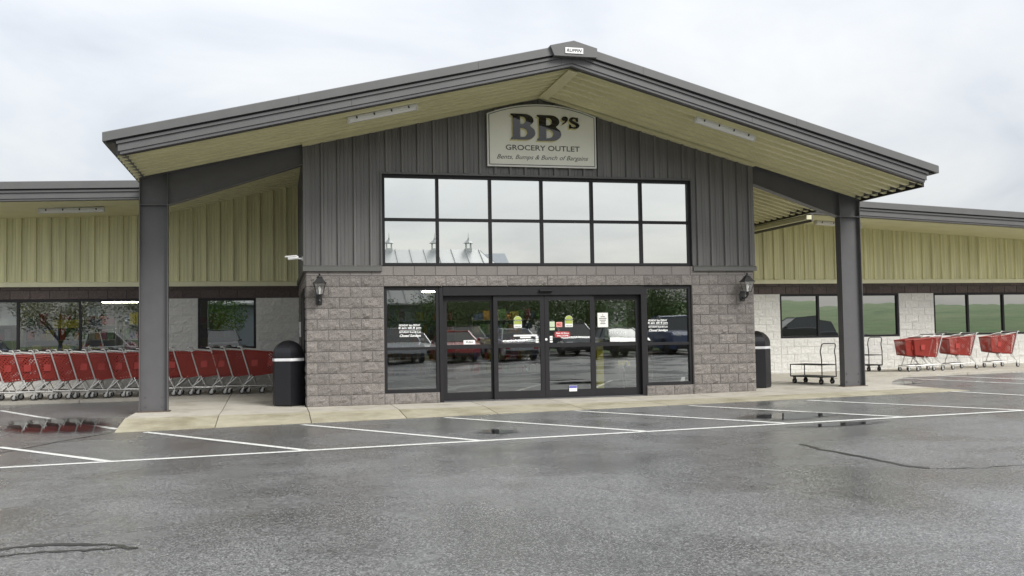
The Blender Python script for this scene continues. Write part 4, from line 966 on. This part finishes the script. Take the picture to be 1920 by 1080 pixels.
ORD = ['nearest', 'second', 'third', 'fourth', 'fifth', 'sixth', 'seventh', 'eighth', 'ninth', 'tenth', 'eleventh', 'twelfth', 'thirteenth', 'fourteenth', 'fifteenth', 'sixteenth', 'seventeenth', 'eighteenth', 'nineteenth']
used = [False]
def place_cart(x, y, z, rz, label, group):
    c = cart if not used[0] else copy_tree(cart); used[0] = True
    c.location = (x, y, z); c.rotation_euler = (0, 0, rz); tag(c, label, 'shopping cart', group); return c
rc = random.Random(4)
for i in range(17):
    x = -1.295-.352*i; y = 3.92-.012*i
    lab = 'red shopping cart of the long nested row, %s one to the trash bin' % ORD[i] if i else 'red shopping cart of the long nested row, the one nearest the trash bin'
    cc = place_cart(x+rc.uniform(-.035, .035), y+rc.uniform(-.03, .03), .077, rc.uniform(-.045, .045), lab, 'red carts nested in a row left of the portico')
    for ch in cc.children:
        if ch.name.startswith('label_plate'): ch.material_slots[0].link = 'OBJECT'; ch.material_slots[0].material = MATS['cart_label_red']
for x, y, rz, lab in ((15.99, 3.70, PI+.12, 'red shopping cart at the left end of the right group, nested behind another'), (16.22, 3.66, PI+.12, 'red shopping cart nested second from left in the right group'), (17.34, 3.78, PI+.13, 'red shopping cart second from right below the right windows'), (18.72, 3.90, PI+.12, 'red shopping cart at the far right end below the windows')):
    place_cart(x, y, tilt(x-.4)+.052, rz, lab, 'red carts parked below the right windows').scale = (.93, .93, .92)

# ------------------------------------------------------------------ platform carts
def platform_cart(x, y, z, rz, label):
    p = tag(empty('platform_cart', (x, y, z), rz), label, 'flat cart', 'black platform carts by the right wing'); L, Wd = .90, .46; r = .012
    m = MB(); m.tube([(0, -Wd/2, .165), (L, -Wd/2, .165), (L, Wd/2, .165), (0, Wd/2, .165), (0, -Wd/2, .165)], r*1.2, 8).build('base_frame', 'black_steel', p)
    MB().box(.02, L-.02, -Wd/2+.015, Wd/2-.015, .155, .163).build('deck', 'black_steel', p)
    m = MB()
    m.tube([(0, -Wd/2, .43), (L, -Wd/2, .43)], r*.9, 8); m.tube([(0, Wd/2, .43), (L, Wd/2, .43)], r*.9, 8); m.tube([(0, -Wd/2, .43), (0, Wd/2, .43)], r*.9, 8); m.tube([(L, -Wd/2, .43), (L, Wd/2, .43)], r*.9, 8); m.build('upper_rail', 'black_steel', p)
    for s in (-1, 1): MB().tube([(L, s*Wd/2, .165), (L, s*Wd/2, .435)], r, 8).build('post', 'black_steel', p)
    m = MB(); k = .06
    m.tube([(0, -Wd/2, .165), (0, -Wd/2, .55), (.03, -Wd/2, .72), (.0, -Wd/2, .84), (-.01, -Wd/2+k*.3, .885), (-.01, -Wd/2+k, .90), (-.01, Wd/2-k, .90), (-.01, Wd/2-k*.3, .885), (0, Wd/2, .84), (.03, Wd/2, .72), (0, Wd/2, .55), (0, Wd/2, .165)], r, 8).build('push_handle', 'black_steel', p, smooth=True)
    for a in (.07, L-.07):
        for s in (-1, 1):
            w = empty('caster', (a, s*(Wd/2-.05), 0), parent=p)
            MB().lathe([(.02, -.018), (.055, -.018), (.062, -.01), (.062, .01), (.055, .018), (.02, .018)], 16, (0, 0, .062), axis='y').build('tyre', 'rubber', w, smooth=True)
            MB().lathe([(.028, -.020), (.028, .020)], 12, (0, 0, .062), axis='y').build('hub', 'wheel_grey', w)
            f = MB()
            for q in (-.026, .026): f.box(-.018, .018, q-.002, q+.002, .055, .135)
            f.box(-.02, .02, -.028, .028, .134, .152).build('fork', 'black_steel', w)
platform_cart(11.33, .80, slab_z(11.2, .9), math.radians(108), 'black platform cart left of the right column, its handle towards the column')
platform_cart(14.9, 4.35, tilt(14.6)+.052, math.radians(100), 'black platform cart half hidden behind the right column')

# ------------------------------------------------------------------ what the glass mirrors: cars, trees, barn and bank behind the viewer
def make_car(kind):
    c = empty('parked_car')
    if kind == 'sedan': Lh, low, cab, hw, gz = 2.3, [(-2.3, .42), (-2.28, .78), (-1.7, .92), (-1.1, .95), (1.2, .93), (2.0, .80), (2.28, .66), (2.3, .40)], [(-1.75, .92), (-1.05, 1.40), (-.2, 1.46), (.45, 1.42), (1.3, .93)], .9, 1.46
    elif kind == 'suv': Lh, low, cab, hw, gz = 2.35, [(-2.35, .45), (-2.33, .95), (-2.2, 1.05), (1.15, 1.05), (2.1, .95), (2.32, .75), (2.35, .42)], [(-2.22, 1.05), (-1.95, 1.66), (-1.2, 1.74), (.25, 1.70), (1.2, 1.05)], .95, 1.74
    else: Lh, low, cab, hw, gz = 2.9, [(-2.9, .55), (-2.88, 1.08), (.0, 1.08), (1.6, 1.10), (2.6, 1.02), (2.86, .85), (2.9, .5)], [(-.75, 1.08), (-.62, 1.80), (.2, 1.86), (.75, 1.80), (1.45, 1.10)], 1.0, 1.86
    wr = .34 if kind == 'sedan' else .38; ax = (-Lh*.60, Lh*.60)
    def side(poly_top):
        pts = list(poly_top)
        bot = []
        for a in ax[::-1]:
            bot.append([(a+(wr+.06)*math.cos(t), .30+(wr+.06)*math.sin(t)) for t in [PI*k/8 for k in range(9)]])
        return pts+[(Lh-.1, .26)]+bot[0]+bot[1]+[(-Lh+.1, .26)]
    poly = side(low)
    mb = MB(); n = len(poly)
    rings = []
    for y, k in ((-hw, .94), (-hw*.96, 1.0), (hw*.96, 1.0), (hw, .94)):
        rings.append([(x*(.985 if abs(y) == hw else 1), y, .26+(z-.26)*(k if z > .6 else 1)) for x, z in poly])
    for r_ in rings: mb.v += r_
    for i in range(3):
        for k in range(n): mb.f.append((i*n+k, i*n+(k+1) % n, (i+1)*n+(k+1) % n, (i+1)*n+k))
    mb.f += [tuple(range(n)), tuple(3*n+k for k in range(n-1, -1, -1))]
    body = mb.build('body', 'paint_silver', c)
    def cabin(dz, name, m, inset, zmin=None):
        mb = MB(); P = []
        for s in (-1, 1):
            for x, z in cab:
                t = (z-cab[0][1])/(gz-cab[0][1]); P.append((x, s*(hw*.95-inset-.22*t), z+dz))
        k = len(cab); mb.add(P, [tuple(range(k)), tuple(range(2*k-1, k-1, -1))]+[(i, i+1, k+i+1, k+i) for i in range(k-1)]); return mb.build(name, m, c)
    cabin(0, 'windows', 'car_glass', 0)
    mb = MB(); rp = [p for p in cab if p[1] > gz-.10]
    P = []
    for dz in (-.01, .03):
        for s in (-1, 1):
            for x, z in rp: P.append((x+.02*(1 if x > 0 else -1), s*(hw*.95-.20), z+dz))
    k = len(rp); mb.add(P, [tuple(range(k))+tuple(range(2*k-1, k-1, -1)), tuple(2*k+i for i in range(k))+tuple(range(4*k-1, 3*k-1, -1))]+[(i, i+1, 2*k+i+1, 2*k+i) for i in range(k-1)]+[(k+i, k+i+1, 3*k+i+1, 3*k+i) for i in range(k-1)]+[(0, k, 3*k, 2*k), (k-1, 2*k-1, 4*k-1, 3*k-1)]); mb.build('roof', 'paint_silver', c)
    for s in (-1, 1):
        mb = MB(); (xa, za), (xb, zb), (xc, zc), (xd, zd) = cab[0], cab[1], cab[-2], cab[-1]
        for a, b in ((cab[0], cab[1]), (cab[-1], cab[-2]), (((xa+xd)/2-.1, za), ((xb+xc)/2-.1, gz))):
            mb.tube([(a[0], s*(hw*.95+.004), a[1]), (b[0], s*(hw*.95-.216), b[1])], .035, 6)
        mb.build('pillars', 'paint_silver', c)
        MB().cbox(Lh-.22, Lh-.02, s*(hw-.28)-.16, s*(hw-.28)+.16, .66*low[-2][1]/.66-.07, .66*low[-2][1]/.66+.05, .03).build('headlight', 'headlamp', c)
        MB().cbox(-Lh-.01, -Lh+.1, s*(hw-.2)-.12, s*(hw-.2)+.12, low[1][1]-.24, low[1][1]-.06, .02).build('taillight', 'taillamp', c)
        MB().cbox(cab[-1][0]-.25, cab[-1][0]-.1, s*(hw+.08)-.09, s*(hw+.08)+.09, cab[-1][1]+.0, cab[-1][1]+.14, .03).build('mirror', 'paint_silver', c)
        for a in ax:
            w = empty('wheel', (a, s*(hw-.12), wr), parent=c)
            MB().lathe([(wr*.6, -.1), (wr*.95, -.11), (wr, -.07), (wr, .07), (wr*.95, .11), (wr*.6, .1)], 20, axis='y').build('tyre', 'tyre', w, smooth=True)
            MB().lathe([(wr*.62, -.08), (wr*.62, .085), (wr*.15, .10)] if s > 0 else [(wr*.15, -.10), (wr*.62, -.085), (wr*.62, .08)], 10, axis='y').build('rim', 'rim', w)
    MB().cbox(Lh-.12, Lh+.03, -hw*.9, hw*.9, .30, .46, .03).build('bumper', 'car_trim', c); MB().cbox(-Lh-.03, -Lh+.12, -hw*.9, hw*.9, .32, .5, .03).build('bumper', 'car_trim', c)
    if kind == 'pickup': MB().box(-2.8, -.85, -.86, .86, 1.081, 1.085).build('bed_cover', 'car_trim', c)
    return c
cars = {k: make_car(k) for k in ('sedan', 'suv', 'pickup')}; first = dict(sedan=True, suv=True, pickup=True)
def place_car(kind, paint, x, y, rz, label):
    c = cars[kind] if first[kind] else copy_tree(cars[kind]); first[kind] = False
    c.location = (x, y, lot_z(x, y)+.002); c.rotation_euler = (0, 0, rz)
    for ch in c.children:
        if ch.name.split('.')[0] in ('body', 'roof', 'pillars', 'mirror'):
            if ch.data.users > 1: ch.data = ch.data.copy()
            ch.data.materials[0] = MATS['paint_'+paint]
    tag(c, label, 'pickup truck' if kind == 'pickup' else 'car', 'cars parked behind the viewer')
place_car('pickup', 'white', -9.6, -26.5, 0.05, 'white pickup truck mirrored in the left store window')
place_car('suv', 'black', -3.6, -27.5, PI/2, 'black car mirrored in the small left window'); place_car('sedan', 'graphite', -.9, -27.5, -PI/2, 'dark grey sedan mirrored low in the small left window')
place_car('suv', 'silver', 5.2, -28.0, PI/2, 'silver car mirrored in the left sidelight'); place_car('sedan', 'red', 8.0, -28.3, PI/2, 'red sedan mirrored at the edge of the left sidelight')
place_car('sedan', 'silver', 10.8, -28.0, -PI/2, 'silver sedan mirrored in the left fixed door'); place_car('suv', 'graphite', 13.6, -27.8, PI/2, 'dark grey car mirrored in the left sliding door'); place_car('sedan', 'black', 16.4, -28.2, PI/2, 'black sedan mirrored in the right sliding door')
place_car('pickup', 'blue', 19.3, -28.4, PI/2, 'blue pickup truck mirrored in the right fixed door'); place_car('suv', 'white', 22.3, -28.0, -PI/2, 'white car mirrored in the right sidelight')
for kind, paint, x, lab in (('sedan', 'white', 6.6, 'white sedan of the second car row mirrored in the left sidelight'), ('suv', 'black', 9.6, 'black car of the second row mirrored in the left fixed door'), ('sedan', 'blue', 12.4, 'blue sedan of the second row mirrored in the left sliding door'), ('suv', 'silver', 15.2, 'silver car of the second row mirrored between the sliding doors'), ('sedan', 'graphite', 18.2, 'dark sedan of the second row mirrored in the right sliding door'), ('suv', 'red', 21.2, 'red car of the second row mirrored in the right fixed door'), ('sedan', 'silver', 24.5, 'silver sedan of the second row mirrored in the right sidelight')):
    place_car(kind, paint, x, -33.6, PI/2, lab)
place_car('sedan', 'blue', -15.4, -27.0, PI/2, 'added blue sedan mirrored left of the white pickup truck to darken the glass'); place_car('suv', 'silver', -18.6, -27.3, PI/2, 'added silver car mirrored in the leftmost store pane to darken it')  # both cars added out of view to darken what the left panes mirror
place_car('suv', 'black', 30.3, -24.5, PI+.1, 'black car mirrored in the first right wing window')

def make_bank():
    mb = MB(); xs = [24+i*4 for i in range(24)]; ys = [-36.2, -38, -41, -45, -50, -56, -70]; hs = [-.30, .1, 1.0, 2.1, 3.1, 3.7, 3.8]
    for j, y in enumerate(ys):
        for i, x in enumerate(xs): k = min(1, (i/3.0)); mb.v.append((x, y, (hs[j]+.44)*k-.44+.18*noise.noise(Vector((x*.11, y*.1, 0)))*(j > 0)))
    n = len(xs); mb.f = [(j*n+i, (j+1)*n+i, (j+1)*n+i+1, j*n+i+1) for j in range(len(ys)-1) for i in range(n-1)]
    o = mb.build('grass_bank', 'grass_bank_green', smooth=True); structure(o, 'grassy green bank mirrored in the right wing windows')
make_bank()
def make_tree(x, y, h, rw, label, seed):
    r = random.Random(seed); t = tag(empty('tree', (x, y, -.45)), label, 'tree', 'trees behind the parked cars')
    mb = MB(); th = h*.35; mb.tube([(0, 0, 0), (.05, .03, th*.5), (0, .05, th), (.1, 0, h*.75)], [h*.035, h*.028, h*.022, h*.006], 9)
    cl = []
    for k in range(9):
        a = r.uniform(0, 2*PI); e = r.uniform(.3, .95); p = Vector((math.cos(a)*rw*.62*math.sin(e*1.6), math.sin(a)*rw*.62*math.sin(e*1.6), th*.8+(h-th)*e*.78)); cl.append(p)
        mb.tube([(0, .03, th*r.uniform(.6, 1)), (p.x*.5, p.y*.5, (th+p.z)/2+.1), tuple(p)], [h*.013, h*.009, h*.003], 6)
    mb.build('trunk', 'bark', t, smooth=True)
    lv = MB()
    for p in cl+[Vector((0, 0, h*.86)), Vector((0, 0, h*.6))]:
        for _ in range(420):
            d = Vector((r.gauss(0, 1), r.gauss(0, 1), r.gauss(0, .8))).normalized()*rw*.46*r.random()**.4; q = p+d; s = r.uniform(.05, .11)*h/5
            u = Vector((r.gauss(0, 1), r.gauss(0, 1), r.gauss(0, .6))).normalized(); v = u.orthogonal().normalized()
            lv.add([q-u*s, q+v*s*.45, q+u*s, q-v*s*.45], [(0, 1, 2, 3)])
    o = lv.build('crown', 'leaf_green', t, fix=False)
for i, (x, y, h, rw, lab) in enumerate(((-5, -41, 5.2, 3.0, 'tree mirrored in the small left window, left of the next'), (1.0, -42, 5.6, 3.1, 'tree mirrored in the small left window, nearest the portico'), (9, -42, 4.4, 3.0, 'bushy tree mirrored in the left sidelight'), (14, -43, 4.9, 3.3, 'bushy tree mirrored in the left fixed door'), (19, -42, 4.7, 3.2, 'bushy tree mirrored in the left sliding door'), (24, -44, 5.2, 3.4, 'bushy tree mirrored in the right sliding door'), (29.5, -43, 5.0, 3.2, 'bushy tree mirrored in the right fixed door'), (34, -44, 5.6, 3.0, 'bushy tree mirrored in the right sidelight'), (5, -43, 4.6, 2.8, 'low tree mirrored beside the left pier'), (11.5, -48, 5.6, 3.2, 'taller tree mirrored in the left fixed door, behind the others'), (17, -49, 5.9, 3.4, 'taller tree mirrored in the left sliding door, behind the others'), (22, -49, 5.8, 3.3, 'taller tree mirrored in the right sliding door, behind the others'), (27, -50, 6.0, 3.4, 'taller tree mirrored in the right fixed door, behind the others'), (-9.5, -44, 5.4, 3.0, 'tree mirrored above the white pickup truck'), (-17, -54, 6.2, 3.6, 'added tree mirrored left of the white pickup truck to darken the glass'), (-25, -55, 6.4, 3.6, 'added tree mirrored in the leftmost store pane to darken it'), (-33, -54, 6.0, 3.4, 'added tree at the left end of the mirrored row to darken the glass'))): make_tree(x, y, h, rw, lab, 40+i)  # last three trees added out of view to darken the left panes' reflection
def make_barn():
    b = tag(empty('barn', (4, -66, -.45)), 'long grey barn with three roof cupolas mirrored in the upper window', 'barn'); L, D, eh, rh = 15.5, 7, 4.6, 9.0
    MB().box(-L, L, -D, D, 0, eh).prism([(-D, eh), (D, eh), (0, rh-.25)], -L, L-.0, 'yz').build('wall', 'barn_wall', b)
    n = 26
    for s in (-1, 1):
        mb = MB(); k = .10
        mb.hexa([(-L-.5, s*(D+.6), eh-.4), (L+.5, s*(D+.6), eh-.4), (L-2.2, 0, rh), (-L-.5, 0, rh), (-L-.5, s*(D+.6), eh-.25), (L+.5, s*(D+.6), eh-.25), (L-2.2, 0, rh+.15), (-L-.5, 0, rh+.15)]); mb.build('roof', 'barn_roof', b)
        mb = MB()
        for i in range(24): x = -L+i*1.25; mb.hexa([(x-.04, s*(D+.6), eh-.24), (x+.04, s*(D+.6), eh-.24), (x+.04, 0, rh+.16), (x-.04, 0, rh+.16), (x-.04, s*(D+.6), eh-.16), (x+.04, s*(D+.6), eh-.16), (x+.04, 0, rh+.24), (x-.04, 0, rh+.24)])
        q = mb.build('roof_seams', 'barn_roof', b); q['kind'] = 'stuff'
    MB().hexa([(L-2.2, -.05, rh), (L+.5, -D-.6, eh-.4), (L+.5, D+.6, eh-.4), (L-2.2, .05, rh), (L-2.2, -.05, rh+.15), (L+.5, -D-.6, eh-.25), (L+.5, D+.6, eh-.25), (L-2.2, .05, rh+.15)]).build('roof_hip', 'barn_roof', b)
    for x in (5.2, 9.2, 12.3):
        c = empty('cupola', (x, 0, rh), parent=b); c.scale = (.5, .5, .56)
        MB().box(-.55, .55, -.55, .55, -.2, .45).build('base', 'barn_trim', c)
        m = MB(); [m.box(a-.07, a+.07, d-.07, d+.07, .45, 1.25) for a in (-.42, .42) for d in (-.42, .42)]; m.build('posts', 'barn_trim', c)
        MB().lathe([(.95, 1.25), (.55, 1.55), (.2, 1.85), (.05, 2.2), (.02, 2.9)], 8).build('cap', 'barn_roof', c)
make_barn()
